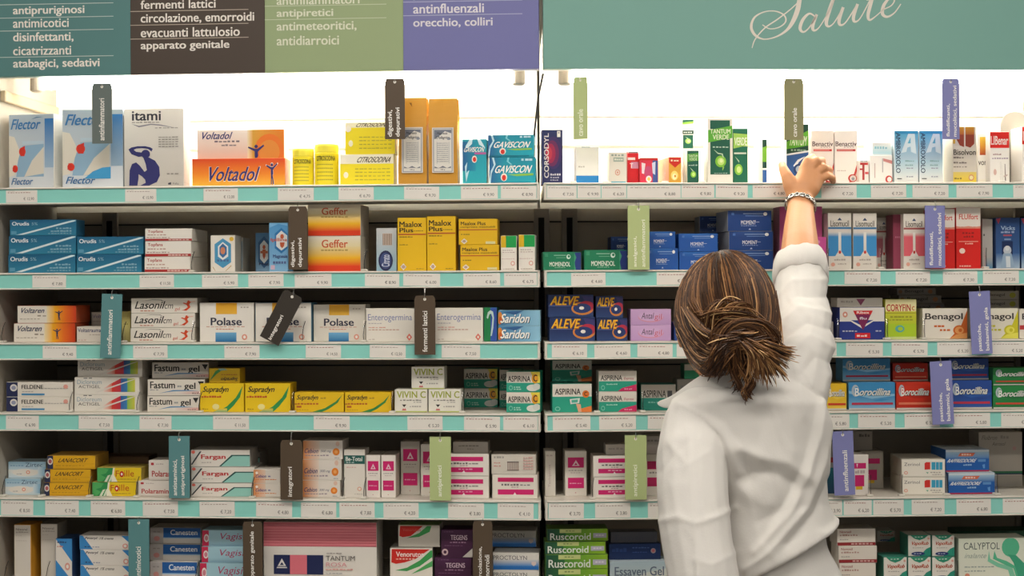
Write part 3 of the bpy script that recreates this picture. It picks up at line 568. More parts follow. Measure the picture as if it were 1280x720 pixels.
B(0, 858.5, 874, [188], [R(0,0,1,1,'#1f5c48'), P([(0,.1), (1,.06), (1,.3), (0,.34)], '#4f9a3a'), T('TANTUM', .1,.12,.9,.2,'#cfe0b4','b'), T('VERDE', .15,.22,.85,.3,'#cfe0b4','b'), K(.1,.42,.9,.46,'#9fb8a6',4), C(.52,.72,.24,.1,'#7fbe3c'), C(.53,.72,.14,.06,'#c3dd7c'), P([(.2,.5), (.5,.6), (.55,.64), (.4,.6)], '#bcd3b4')], '#245f4a', 'smallest dark green carton, just left of the large white-framed green one', v=.03, d=.035, side='#c9d2c2')
B(0, 884, 916, [147.5], tv(1), '#e6e1d6', 'large white-framed green carton with yellow-green fruit, top shelf', v=.03, d=.05)
B(0, 916, 935, [160.5], [R(0,0,1,1,'#1f6a50'), R(.04,.1,1,.32,'#d6e2a0'), P([(0,.08), (1,.1), (1,.3), (0,.36)], '#9cc85a'), T('VERDE', .08,.16,.94,.3,'#f0f2dc','b'), R(.05,.43,.9,.46,'#cfdccb'), C(.36,.74,.28,.1,'#8cc84a'), C(.38,.74,.16,.06,'#d2e690'), P([(.1,.5), (.4,.58), (.4,.62)], '#bcd3b4')], '#1f6a50', 'green carton partly behind the large white-framed one, top shelf', v=.04, d=.05)
B(0, 952.5, 959, [174], [R(0,0,1,.18,'#1f4a3c'), P([(0,.18), (1,.14), (1,.5), (0,.5)], '#7fbe3c'), R(0,.5,1,.64,'#1f4a44'), R(0,.64,1,.68,'#efece4'), R(0,.68,1,1,'#2c5a9c')], '#efece4', 'thin upright green and blue carton edge, left of the hand', v=.05, d=.08)
B(0, 982.5, 1011, [155], [R(0,0,1,.5,'#1f4a3c'), P([(0,.3), (1,.1), (1,.36), (0,.42)], '#62ae34'), T('TANTUM', .1,.2,.94,.36,'#e0ead0','bi'), K(.2,.42,.9,.45,'#8fb09c',5), P([(0,.5), (1,.44), (1,1), (0,1)], '#2c5a98'), P([(0,.5), (1,.44), (1,.47), (0,.53)], '#dfe5ea'), P([(.3,.7), (.5,.6), (.85,.54), (.55,.64), (.4,.74)], '#dfe9f2'), C(.55,.76,.24,.09,'#1f3f70'), C(.56,.76,.15,.06,'#9fb4c8')], '#e6e4de', 'green and blue carton being taken by the hand', v=.03, d=.045)
ben = [T('Benactiv', .03, .2, .97, .29, '#4a2c34', 'b'), R(.08,.345,.92,.385,'#b8322f'), R(.1,.36,.8,.37,'#e4a89c'), K(.4,.3,.9,.315,'#a99',4), P([(1,.6), (1,.98), (.6,.98), (.85,.8)], '#c23a36'), P([(1,.72), (1,.98), (.72,.98), (.9,.86)], '#e8d8d0'), C(.78,.89,.2,.075,'#b9362f'), C(.8,.89,.14,.055,'#d8c9c2'), C(.8,.9,.07,.03,'#8f9296'), K(.08,.74,.5,.755,'#b9aaa2',5)]
B(0, 1014, 1042.5, [163], ben, '#e9dfd6', 'white carton with red bar directly right of the hand', 'white throat spray cartons', v=.05, d=.05)
B(0, 1043, 1072, [163], ben, '#ebe2da', 'white carton with red bar and red ring, second right of the hand', 'white throat spray cartons', v=.05, d=.05)
B(0, 1074, 1086, [200], [R(.05,.1,.95,.2,'#b8322f'), R(.3,.2,.55,.85,'#a83a38'), K(.1,.02,.9,.07,'#999',4), R(0,.35,.3,.42,'#b8322f'), R(.6,.5,1,.6,'#c55')], '#ebe3db', 'very small white carton with red bars, top shelf', v=.03, d=.04)
z = B(0, 1086.5, 1116, [194], [K(.2,.1,.26,.8,'#c9b0a8',1), K(.55,.1,.6,.6,'#b9b0b0',1), P([(.6,.1), (1,.18), (1,.3), (.6,.2)], '#d08a84'), C(.85,.85,.16,.14,'#c9433c'), C(.87,.85,.1,.09,'#efe6e0')], '#f0ebe4', 'white carton with small red ring below a cyan-edged one', v=.035, d=.06, rot=4)
B(0, 1090, 1115, [178], [G(0,.0,1,.9,'#f0eee8','#b9dfe6'), K(.1,.3,.8,.5,'#8fc4d0',5)], '#e4f0f0', 'pale cyan carton lying on the white one, top shelf', v=.04, d=.05, base=z, rot=4)
amb = [G(0, 0, 1, 1, '#3f9cc4', '#e0e2e0'), G(0, .55, 1, 1, '#a9cbd8', '#eae6de'), R(.0,0,1,.06,'#2f86b4'), P([(.28,.42), (.58,.06), (.86,.06), (.92,.44), (.7,.4), (.68,.3), (.54,.32), (.5,.4)], '#cfdde2'), P([(.55,.24), (.68,.12), (.68,.24)], '#5fa9c6'), T('AMBROXOLO', .06, .04, .25, .8, '#2a3c58', 'bd'), K(.45,.56,.85,.585,'#8aa',5), K(.45,.64,.8,.665,'#8aa',4), K(.5,.7,.8,.72,'#99a',3), K(.5,.86,.8,.88,'#99a',3), R(.1,.9,.3,.915,'#333')]
B(0, 1117.5, 1148, [163], amb, '#cfdbe0', 'blue to white carton with large letter A, left of the twin', 'blue-white letter A cartons', v=.035, d=.05)
B(0, 1148.5, 1179, [163], amb, '#cfdbe0', 'blue to white carton with large letter A, right of the twin', 'blue-white letter A cartons', v=.035, d=.05)
bis = [R(0,0,1,1,'#cdc4b6'), P([(.12,0), (.48,0), (.48,.36), (.3,.33), (.12,.2)], '#8a3a28'), G(.12,0,.48,.14,'#c9902e','#a85a2a'), P([(.54,0), (.92,0), (.92,.3), (.75,.37), (.54,.34)], '#8a3a28'), G(.54,0,.92,.14,'#c9902e','#a85a2a'), R(.0,0,.1,.3,'#c59a3a'), T('Bisolvon', .02, .4, .98, .5, '#3d3733', 'b'), K(.02,.53,.5,.56,'#7a7068',4), K(.02,.62,.6,.65,'#7a7068',5), K(.02,.7,.62,.72,'#8a8078',5), G(0,.8,1,1,'#d4bd6a','#e2c32a'), K(.05,.9,.4,.93,'#8a7a3a',3), C(.78,.9,.12,.055,'#c98a6a'), C(.78,.9,.08,.036,'#ddd2a0')]
B(0, 1190.5, 1220.5, [158], bis, '#cdc4b6', 'grey carton with two amber shapes and yellow base, top shelf', 'amber and grey syrup cartons', v=.03, d=.06, side='#c4bdb0')
B(0, 1221.5, 1236, [167], [G(.2,.06,.8,.42,'#d9b234','#b0441e'), T('von', .05,.54,.85,.62,'#5a4f4a','b'), R(0,.9,1,1,'#efe9d8')], '#f0ebe2', 'white carton with one yellow-red shape beside the amber one', 'amber and grey syrup cartons', v=.06, d=.05)
lib = [R(0,0,1,.31,'#d3231f'), T('LIBenar', .04, .08, .94, .25, '#f0dcd6', 'B'), K(.15,.42,.6,.45,'#a88',5), K(.1,.5,.95,.525,'#a9a',7), C(.25,.78,.08,.06,'#d8b4a8'), P([(.75,.62), (.78,.62), (.82,.98), (.76,.98)], '#8a7a78'), P([(.7,.85), (.9,.82), (.9,.85), (.7,.88)], '#c9b4ac')]
B(0, 1237, 1262, [164.5], lib, '#eee9e1', 'white carton with red lettered top band near the right edge', 'red-topped white cartons', v=.035, d=.06, side='#eae4dc')
B(0, 1277, 1310, [158], lib, '#eee9e1', 'white carton with red lettered top band, cut by the right edge', 'red-topped white cartons', v=.03, d=.06)

# ---- second shelf
oru = [G(0, 0, 1, 1, '#1f5d80', '#2f7d9a'), P([(.08,.97), (.94,.03), (1,.03), (1,.1), (.2,.97)], '#8fb9c8'), P([(.12,.95), (.95,.05), (.99,.05), (.99,.08), (.2,.95)], '#d8e3e4'), T('Orudis', .03, .12, .29, .36, '#e9ecec', 'b'), T('5%', .33, .16, .42, .34, '#8fb4c4', ''), K(.7,.5,.95,.6,'#7fa9bc',5), K(.62,.68,.95,.78,'#7fa9bc',7), K(.58,.84,.95,.92,'#6f9db2',8), R(.02,.72,.1,.92,'#5a95b0')]
B(1, 11, 95, [274.7, 296.3, 318], oru, '#246a8c', '{p} silver-streaked blue carton in the three-high stack, second shelf', 'silver-streaked blue cartons', d=.05, xs=[(12, 95.5), (11, 95), (10, 94.5)])
B(1, 95.6, 179, [296, 318], oru, '#246a8c', '{p} silver-streaked blue carton in the two-high stack, second shelf', 'silver-streaked blue cartons', d=.05, xs=[(96, 179.5), (95.3, 177)])
top = [T('Topfans', .05, .1, .38, .38, '#a83c34', 'b'), K(.05,.46,.45,.54,'#b8958a',6), K(.03,.68,.55,.76,'#b09a90',8), R(.0,.82,1,.99,'#a8302c'), K(.5,.86,.95,.95,'#d9b8ae',6)]
B(1, 181, 240, [285.8, 303, 321], top, W0, '{p} white carton with dark red base band, second shelf left', 'white cartons with red base band', d=.14, xs=[(181.5, 240), (181, 239.5), (180.5, 238)], rot=[3, 2, 1])
hexa = lambda c: [P([(.5,.08), (.84,.24), (.84,.74), (.5,.9), (.16,.74), (.16,.24)], c), P([(.5,.18), (.74,.3), (.74,.66), (.5,.78), (.26,.66), (.26,.3)], '#dfe2e0'), C(.5,.36,.09,.055,'#c9603a'), P([(.4,.42), (.6,.42), (.58,.6), (.5,.68), (.42,.6)], '#c9603a'), P([(.28,.46), (.72,.46), (.72,.52), (.28,.52)], '#d0754c')]
B(1, 263, 294, [294], [P([(.5,.08), (.82,.22), (.82,.7), (.5,.9), (.24,.7), (.24,.22)], '#9cc0d4')] + hexa('#4a93ba')[:1] + [P([(.5,.18), (.72,.3), (.72,.58), (.5,.68), (.3,.58), (.3,.3)], '#e0e2de'), P([(.5,.22), (.66,.32), (.66,.52), (.5,.62), (.36,.52), (.36,.32)], '#3d6a9a'), C(.5,.42,.1,.1,'#c9805c'), K(.26,.66,.78,.72,'#4a6a94',4), C(.86,.1,.09,.06,'#d9b03a'), P([(.1,.86), (.2,.98), (.18,.98), (.08,.88)], '#b89a6a'), P([(.84,.82), (.6,.98), (.63,.98), (.86,.84)], '#b89a6a')], '#ded8cc', 'white carton with blue hexagon emblem, second shelf', v=.02, d=.06, rot=3, side='#b9b4a8')
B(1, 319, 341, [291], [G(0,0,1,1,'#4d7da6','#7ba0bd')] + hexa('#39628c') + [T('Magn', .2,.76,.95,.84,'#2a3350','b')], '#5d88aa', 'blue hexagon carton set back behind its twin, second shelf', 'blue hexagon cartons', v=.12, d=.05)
B(1, 336, 360, [278.3], [G(0,0,1,1,'#4a92c8','#8abde0'), P([(0,.1), (.5,.02), (1,.06), (1,.0), (0,0)], '#7ab4dc')] + [P([(.66,.1), (1,.22), (1,.52), (.66,.63), (.3,.52), (.3,.22)], '#2f78b4'), P([(.66,.16), (.98,.26), (.98,.48), (.66,.57), (.38,.48), (.38,.26)], '#e2e4e2'), C(.7,.28,.1,.05,'#c9603a'), P([(.58,.4), (.84,.4), (.8,.48), (.7,.52), (.6,.48)], '#c9603a'), T('Ipillina', .08,.31,.98,.4,'#c4553a','b'), T('Magnesia', .2,.65,.99,.74,'#39407a','b'), K(.2,.79,.95,.84,'#5a6a98',5), R(.08,.87,.3,.96,'#d9b8c8')], '#7ab0d8', 'bright blue hexagon carton left of the brown tag, second shelf', 'blue hexagon cartons', v=.03, d=.05)
gef = [G(0, 0, 1, .35, '#e0d8c6', '#e0cf9a'), G(0, .3, 1, .62, '#e0cf9a', '#eab21f'), G(0, .62, 1, .85, '#eab21f', '#dd4a1c'), R(0, .85, 1, 1, '#d93d1a'), T('Geffer', .26, .1, .76, .33, '#c65a34', 'b'), K(.25,.38,.77,.42,'#b0924e',8)]
B(1, 384.5, 451, [255.5, 295], gef, '#e0a03a', '{p} large orange and yellow shaded carton, second shelf', 'orange-yellow shaded cartons', v=.02, d=.1, side='#cfc4b2', top='#cfc4b2')
B(1, 470, 496, [285], [G(0,0,1,1,'#c2c2c0','#8fb4c6'), R(.3,.12,.78,.4,'#c8b4a4')] + [R(.32+.06*i, .13, .345+.06*i, .39, '#7a6a60') for i in range(8)] + [C(.46,.76,.36,.24,'#23284e'), C(.46,.76,.28,.19,'#3c4a78'), T('Citrato', .26,.62,.66,.9,'#c9cfe0','bu')], '#b4bcc0', 'grey-blue carton with barcode and dark oval, second shelf', v=.03, d=.06)
maa = lambda h: [T('Maalox', .06, .07, .86, .175, '#2b2618', 'B'), T('Plus', .06, .19, .55, .275, '#2b2618', 'B'), K(.57,.24,.9,.255,'#8a6a1c',5), R(.02,.3,1,.325,'#b9582c'), K(.06,.35,.55,.37,'#8a7420',5), K(.06,.5,.4,.515,'#8a7420',3), P([(.2,.86), (.31,.925), (.2,.99), (.09,.925)], '#e4ddd0'), C(.2,.925,.06,.035,'#b89a8a'), K(.65,.955,.95,.97,'#a8881c',3)]
B(1, 496.5, 533, [272], maa(0), '#e3b61a', 'tall yellow carton with black lettering, left of the tall pair', 'yellow antacid cartons', d=.05)
B(1, 533.3, 569.7, [270], maa(1), '#e3b61a', 'tall yellow carton with black lettering, right of the tall pair', 'yellow antacid cartons', d=.05)
B(1, 574, 623.5, [273.5, 306], [T('Maalox Plus', .05, .1, .7, .24, '#3a3018', 'B'), T('compresse masticabili', .04, .27, .95, .36, '#6a5618', 'b'), R(0,.4,1,.44,'#b9582c'), K(.06,.58,.3,.62,'#8a7420',4), P([(.14,.76), (.23,.87), (.14,.98), (.05,.87)], '#e4ddd0'), C(.14,.87,.045,.055,'#b89a8a'), R(.7,.88,.95,.98,'#d9cf9a')], '#dfb21c', '{p} low yellow carton with black lettering, second shelf', 'yellow antacid cartons', d=.06, xs=[(573.3, 621.5), (575, 624)])
gy = [R(0,0,.32,.34,'#d8b020'), R(.32,0,1,.34,'#1f9a4c'), K(.1,.4,.8,.43,'#a89a94',5), K(.1,.47,.9,.49,'#b09a94',5), K(.05,.66,.9,.68,'#c9b0a8',6), C(.76,.8,.14,.07,'#d8a094'), C(.76,.8,.08,.04,W0), K(.1,.95,.9,.97,'#b0a090',5)]
B(1, 625.7, 646, [294.5], gy, W0, 'small white carton with green-yellow top, left of two', 'green-topped white cartons', d=.05)
B(1, 648, 669, [293.3], gy, W0, 'small white carton with green-yellow top, next to the bay joint', 'green-topped white cartons', d=.05)
mom = [R(0,0,1,1,'#1f7a56'), R(.84,.03,1,1,'#2a3a7c'), P([(.82,0), (.88,.3), (.83,.6), (.87,1), (.82,1)], '#3f9470'), R(.28,.16,.6,.2,'#8fbfa4'), R(.34,.3,.6,.33,'#6fa98c'), C(.67,.26,.055,.13,'#cfe0d4'), C(.68,.24,.03,.07,'#1f7a56'), T('MOMENDOL', .16, .55, .72, .8, '#e0e8dc', 'b'), K(.3,.84,.6,.88,'#8fbfa4',6), R(.04,.06,.12,.26,'#3f8f6c')]
B(1, 677, 726.5, [314.8], mom, '#1f7a56', 'left low green carton at the start of the right bay, second shelf', 'low green cartons', d=.06)
B(1, 730, 784, [312.3], mom, '#1f7a56', 'right low green carton next to the pale green tag, second shelf', 'low green cartons', d=.06)
mnt = lambda dd: [R(0,0,1,1,'#2255a0' if dd else '#1d3f7c'), G(.1,.0,.8,.3,'#2f66b0' if dd else '#2a4c88','#2255a0' if dd else '#1d3f7c'), R(.35,.13,.82,.165,'#8fa9d0'), R(.4,.24,.82,.27,'#6f8fc0'), C(.86,.16,.045,.085,'#e4e4e0'), T('MOMENT', .3, .48, .64, .68, '#d9dce4', 'b'), K(.3,.72,.66,.76,'#7f97c4',7), R(.62,.55,.72,.57,'#b9c4dc'), P([(.5,.86), (.53,.94), (.47,.94)], '#b9c4dc'), R(.08,.1,.14,.22,'#4f74b4')]
B(1, 806, 848, [289.3, 310.3], mnt(1), '#2255a0', '{p} blue tablet carton directly right of the pale green tag', 'blue tablet cartons', xs=[(805, 844.5), (808, 848)], d=.07)
B(1, 848, 898, [293, 314.5], mnt(1), '#2255a0', '{p} blue tablet carton above the woman\'s hair, second shelf', 'blue tablet cartons', xs=[(847.5, 898), (848.6, 898)], d=.07, v=.024)
B(1, 911, 967, [263, 288, 313], mnt(0), '#1f4484', '{p} dark blue carton of the stack beside the raised forearm', 'blue tablet cartons', d=.1, rot=[3, 2, 2], xs=[(909, 965), (910.5, 967), (911, 967)], side='#8f9298')
pk = [C(.7,.12,.05,.03,'#e08ab8'), K(.1,.8,.5,.83,'#dc7ab0',5)]
B(1, 974, 1028, [258], pk, '#cf5f9a', 'tall dark pink carton behind the forearm, second shelf', 'pink cartons', v=.055, d=.06, side='#d48fb0')
B(1, 1017, 1033, [296], [C(.4,.15,.1,.05,'#e89ac4'), C(.2,.5,.08,.04,'#e89ac4')], '#d2569c', 'small bright pink carton between forearm and blue-white cartons', 'pink cartons', v=.02, d=.03)
lis = lambda a, b: [R(0,0,1,1,'#dcd5c9'), P([(.5,.08), (.6,.13), (.4,.13)], '#3a4a68'), T('Lisomucil', .1, .13, .9, .24, '#5c544c', 'b'), R(.0,.25,1,.285,a), R(.0,.34,1,.77,b), G(.0,.34,1,.42,'#dcd5c9',b), G(.44,.34,.56,.77,'#e6e2da','#dcd5c9'), P([(.3,.77), (.5,.64), (.7,.77)], '#e2dcd2'), C(.5,.7,.055,.03,'#c43a30'), K(.25,.82,.75,.85,'#b0a498',5), C(.2,.92,.09,.035,'#dca08c'), K(.4,.9,.8,.92,'#b0a498',4)]
B(1, 1034.5, 1064.5, [266], lis('#3f78a8', '#3f8cc4'), '#ddd6ca', 'white and blue syrup carton, left of the pair, second shelf', 'white-blue syrup cartons', d=.055)
B(1, 1066, 1096, [266.4], lis('#3f78a8', '#3f8cc4'), '#ddd6ca', 'white and blue syrup carton, right of the pair, second shelf', 'white-blue syrup cartons', d=.055)
B(1, 1094, 1115.5, [271.8], lis('#a85a58', '#c4707c'), '#cfc6ba', 'white and red syrup carton set back, shade in its colours, second shelf', 'white-red syrup cartons', v=.1, d=.055)  # shade of the shelf depth painted into the red and the cream
B(1, 1116, 1128.5, [268], [G(0,0,1,1,'#7a2f42','#8f3f55'), K(.2,.4,.8,.43,'#a8667a',3)], '#7d3346', 'narrow maroon carton turned sideways on the second shelf', v=.04, d=.05)
B(1, 1129, 1156, [267], lis('#a85a58', '#d8606a'), '#ddd6ca', 'white and red syrup carton left of the purple tag', 'white-red syrup cartons', d=.055)
flu = [R(0,0,1,.31,'#dcd4c8'), T('FLUIfort', .12, .1, .9, .19, '#c43a2c', 'b'), P([(0,.3), (.25,.315), (.5,.3), (.75,.315), (1,.3), (1,.345), (0,.345)], '#d88a74'), R(0,.34,1,1,'#d3241e'), K(.25,.4,.75,.43,'#8f1d18',4), K(.3,.46,.72,.49,'#8f1d18',4), R(.1,.55,.9,.56,'#e9b0a0'), K(.36,.58,.7,.6,'#e9b0a0',4), C(.24,.71,.12,.045,'#ecd2c4'), K(.12,.95,.6,.97,'#e9b0a0',5)]
B(1, 1165, 1193.8, [261], flu, '#d3241e', 'red and white syrup carton half hidden by the purple tag', 'red and white syrup cartons', d=.055)
B(1, 1194.6, 1226, [259.5], flu, '#d3241e', 'red and white syrup carton fully in view, second shelf', 'red and white syrup cartons', d=.055)
B(1, 1227.3, 1241, [273.5], [G(0,0,1,1,'#b9b4aa','#a8a8a4'), R(.1,.3,.24,.34,'#555'), G(.3,.78,1,1,'#a8a8a4','#4f86a8')], '#b4aea2', 'narrow grey carton right of the red and white ones', v=.05, d=.05)
blu = [G(0,0,1,1,'#223f70','#3a5f90'), G(0,.7,1,1,'#3a5f90','#9fb4c6'), P([(0,.02), (.2,.0), (.1,.12)], '#a83a4a'), T('Vicks', .2,.16,.8,.24,'#9fb4cc','b'), K(.2,.26,.8,.3,'#8f9fbe',4), R(.3,.33,.66,.36,'#a8505c'), R(.24,.46,.7,.72,'#1a2c54'), C(.47,.64,.17,.09,'#b4bcc4'), C(.47,.6,.1,.05,'#ccd0d0'), P([(.3,.7), (.64,.7), (.78,.98), (.18,.98)], '#8fa6bc'), P([(.4,.76), (.58,.76), (.6,.98), (.42,.98)], '#c9d0d4'), R(.34,.41,.62,.44,'#7f93b8')]
B(1, 1244.5, 1275, [272], blu, '#2c4b7c', 'dark blue carton with pale figure near the right edge', 'dark blue figure cartons', v=.04, d=.055)
B(1, 1276, 1306, [272], blu, '#2c4b7c', 'dark blue carton cut by the right edge, second shelf', 'dark blue figure cartons', v=.04, d=.055)
# ---- third shelf
vol = [R(0,0,.6,1,'#ddd5c8'), G(.5,0,.64,1,'#e2d2a8','#e6a41f','h'), G(.64,0,.82,1,'#e6a41f','#dd6a1c','h'), G(.82,0,1,1,'#dd6a1c','#c4381a','h'), T('Voltaren', .03, .12, .48, .42, '#2b3050', 'bi'), K(.34,.54,.52,.62,'#9a8f80',2), K(.04,.74,.4,.79,'#aaa092',6)] + man(.71, .56, .13, 4.2, '#2c3454')
B(2, 20, 94, [382, 404], vol, '#dcd4c6', '{p} white and orange carton with dark raised-arms figure, third shelf', 'white-orange figure cartons', xs=[(22, 95), (17.5, 93.5)], d=.09, rot=2, side='#b8502a')
B(2, 95.5, 128, [408], [T('Voltatrauma', .04, .1, .96, .36, '#333a64', 'b'), K(.5,.5,.95,.56,'#b0a498',4), K(.05,.84,.4,.9,'#c9a498',3)], '#d6cec2', 'low white carton left of the teal tag, third shelf', d=.06, v=.022)
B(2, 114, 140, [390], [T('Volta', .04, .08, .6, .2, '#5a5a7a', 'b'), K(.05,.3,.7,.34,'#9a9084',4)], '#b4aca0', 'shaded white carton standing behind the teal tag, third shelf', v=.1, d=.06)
B(2, 152, 163, [389], [G(0,0,1,1,'#d9c97a','#e0d48a'), K(.2,.4,.8,.44,'#a89a4a',3)], '#dccb7c', 'pale yellow carton sliver right of the teal tag', v=.05, d=.06)
las = [T('Lasonil', .05, .2, .52, .72, '#2a2926', 'bi'), T('cm', .5, .42, .64, .72, '#3a3936', 'i'), P([(.2,.16), (.32,.08), (.46,.1), (.5,.2), (.44,.13), (.32,.11)], '#4a4844'), T('gel', .66, .62, .74, .9, '#c0503a', 'i'), P([(.86,.16), (.84,.36), (.8,.3), (.78,.34), (.84,.46), (.86,.62), (.8,.8), (.76,.84), (.84,.86), (.9,.62), (.88,.42), (.91,.26)], '#cf4a26'), C(.87,.2,.015,.05,'#cf4a26'), P([(.9,.24), (.98,.2), (.97,.24), (.9,.28)], '#dc9a80'), K(.14,.82,.36,.9,'#c08a78',4)]
B(2, 164, 244, [372.6, 391, 409.5], las, '#ded7cb', '{p} white gel carton with red dancer mark, third shelf', 'white cartons with red dancer', xs=[(164, 246.5), (163.5, 244), (163, 243)], d=.1, rot=2, side='#c2bbae')
pol = [G(.3,0,.69,.29,'#d99a1e','#e2b040'), T('Polase', .2, .38, .78, .58, '#333244', 'B'), K(.12,.6,.85,.625,'#c9a090',9), K(.3,.66,.64,.685,'#cf8a76',6), G(.29,.76,.68,1,'#6fa9cc','#23689c'), K(.76,.1,.92,.13,'#a89e92',3), C(.83,.88,.05,.075,'#d9907c'), C(.83,.88,.025,.04,W0)]
B(2, 249.3, 317.5, [378.3], pol, W0, 'white carton with orange and blue squares, leftmost of three', 'white cartons with orange and blue squares', d=.06)
B(2, 318.8, 389.5, [378.3], pol, W0, 'white carton with orange and blue squares behind the askew tag', 'white cartons with orange and blue squares', d=.06, v=.022, side='#3f6f8c')
B(2, 391.5, 457, [380.5], pol, '#d6cfc2', 'white carton with orange and blue squares, rightmost of three', 'white cartons with orange and blue squares', d=.06, v=.035)
ent = [T('Enterogermina', .04, .17, .96, .42, '#6f78a4', ''), K(.05,.44,.34,.465,'#a9a4a8',5), K(.05,.56,.42,.59,'#cf9a8a',5), K(.05,.63,.7,.66,'#c09a8c',9), K(.05,.92,.2,.95,'#bbb0a4',2), P([(.9,.76), (.96,.87), (.9,.98), (.84,.87)], '#d66a5c'), C(.9,.87,.02,.04,W0)]
B(2, 457, 518, [385.3], ent, '#ded8cd', 'white carton with thin violet lettering, left of the brown tag', 'white cartons with violet lettering', d=.06)
B(2, 543.5, 604, [384.7], ent, '#ded8cd', 'white carton with thin violet lettering, right of the brown tag', 'white cartons with violet lettering', d=.06)
B(2, 604.5, 621.5, [384], [R(0,0,.5,1,'#1f7a44'), R(.5,0,1,1,'#2f4f9c'), P([(.2,.3), (.3,.14), (.5,.08), (.7,.12), (.78,.3), (.72,.6), (.6,.84), (.5,.84), (.6,.55), (.66,.3), (.56,.18), (.42,.2), (.3,.34)], '#b9cfc8')], '#2a6a5c', 'narrow green and blue carton with a white curl, third shelf', d=.06)
sar = [G(0,0,1,1,'#3f78a4','#8fc0d8','h'), P([(0,0), (.5,0), (.2,.3), (0,.6)], '#4a84ae'), P([(.1,.1), (.62,.0), (.4,.3)], '#2f5a8c'), C(.04,.5,.06,.42,'#d98a3a'), C(.05,.65,.04,.25,'#c9602a'), T('Saridon', .05, .24, .8, .86, '#38424f', 'Bi'), T('Saridon', .04, .22, .785, .82, '#f0efe8', 'Bi')]
B(2, 622.3, 675.5, [388.3, 407.3], sar, '#7fb0c9', '{p} light blue carton with slanted white lettering, third shelf', 'light blue cartons', d=.06, side='#9cc4d4', top='#9cc4d4')
alv = [R(0,0,1,1,'#22325e'), G(0,.55,1,1,'#22325e','#2c4270'), P([(.75,.05), (1,.1), (1,.6), (.85,.5)], '#3c3a70'), C(.76,.62,.25,.3,'#c9803a'), C(.84,.52,.18,.24,'#b02f44'), C(.75,.61,.2,.22,'#26386a'), C(.74,.6,.055,.075,'#e9e4da'), T('ALEVE', .04, .09, .7, .5, '#9a4a18', 'Bi'), T('ALEVE', .03, .06, .69, .46, '#e9b62a', 'Bi'), R(.0,.48,.5,.51,'#54689a')]
B(2, 686, 743, [368.3, 396.5], alv, '#243460', '{p} large navy carton with yellow lettering, third shelf', 'navy cartons with yellow lettering', xs=[(685, 742), (686.5, 744)], d=.06)
B(2, 745, 784, [370, 397.7], alv, '#243460', '{p} smaller navy carton with yellow lettering, third shelf', 'navy cartons with yellow lettering', xs=[(744.5, 779), (745.3, 784.5)], d=.06)
B(2, 788, 839, [387.4, 406.2], [G(0,0,1,1,'#c9a4cc','#b894c0'), C(.5,.5,.32,.34,'#cf8a9c'), C(.5,.46,.31,.32,'#c9a6cc'), T('Antal', .26, .22, .58, .62, '#3c3440', 'i'), T('gil', .58, .3, .78, .74, '#c4606c', 'i')], '#c09cc6', '{p} lilac carton with curled dark script, third shelf', 'lilac cartons', d=.06)
B(2, 842.8, 890, [402.5], [R(0,0,1,1,'#2a4888'), T('Cibalgina', .1,.25,.95,.6,'#e4e4e0','B'), R(.05,.68,.9,.86,'#d9c43a')], '#2a4888', 'blue carton with yellow bar disappearing behind the hair', d=.06)
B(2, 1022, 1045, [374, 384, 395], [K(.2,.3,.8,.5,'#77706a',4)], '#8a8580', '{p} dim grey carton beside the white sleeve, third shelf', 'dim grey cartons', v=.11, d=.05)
B(2, 1030, 1042, [402], [R(.2,.5,.8,.8,'#4f6a84'), K(.2,.15,.8,.25,'#777',3)], '#a09a94', 'small grey carton with a blue square by the sleeve', v=.03, d=.05)
z = B(2, 1049, 1106, [384], [R(0,.4,1,1,'#2a3a86'), P([(0,.4), (.25,.4), (.5,.58), (.75,.4), (1,.4), (1,.44), (.75,.44), (.5,.66), (.25,.44), (0,.44)], '#e0dad2'), P([(.3,.1), (.74,.1), (.52,.72)], '#7a2450'), P([(.3,.1), (.74,.1), (.7,.22), (.34,.22)], '#cf2a2c'), T('Ribex', .38,.12,.66,.2,'#f0e4dc','b'), T('flu', .44,.3,.6,.38,'#e4dce0','b'), R(.34,.8,.68,.97,'#cf2428'), K(.38,.86,.64,.92,'#f0d8d0',3), C(.12,.22,.055,.09,'#d9907c'), C(.12,.22,.025,.04,W0), K(.06,.72,.4,.76,'#b9bccf',5), K(.8,.72,.95,.76,'#b9bccf',2)], '#ddd7cd', 'white and blue carton with red triangle, third shelf', 'red triangle cartons', d=.06, side='#2a3a86', top='#ddd7cd')
B(2, 1046, 1103.5, [372.3], [P([(.42,.1), (.62,.1), (.52,.85)], '#8f4a66'), K(.08,.3,.36,.5,'#aaa29a',5)], '#cbc5bb', 'flat white carton lying on the red triangle one', 'red triangle cartons', v=.03, d=.05, base=z)
B(2, 1106.5, 1145.5, [374], [R(0,0,1,.3,'#e0d8a4'), G(0,.3,1,.62,'#c9c43a','#b4c22e'), R(0,.62,1,.96,'#a9c62c'), T('CORYFIN', .03,.12,.82,.3,'#b0322c','B'), T('c', .86,.17,.95,.28,'#c4703a','b'), R(.0,.335,1,.35,'#8a8a2a'), K(.15,.42,.9,.46,'#94942e',6), K(.1,.5,.9,.53,'#94942e',7), C(.46,.74,.15,.09,'#5aa59c'), C(.48,.74,.08,.05,'#a9c62c'), R(0,.94,1,1,'#c9d48a')], '#c2c43a', 'lime green and yellow carton with red lettering, third shelf', d=.06, rot=-2)
dimb = [T('Benagol', .2,.2,.68,.75,'#4f4842','b'), C(.86,.5,.06,.3,'#a8744c'), C(.08,.5,.05,.25,'#8f6a4c')]
B(2, 1121, 1178, [360, 369, 379.5, 391], dimb, '#8f887e', '{p} shaded grey carton behind the white ones, third shelf', 'shaded lozenge cartons', v=.12, d=.06, xs=[(1121, 1170), (1123, 1177), (1124, 1181), (1124, 1181)])
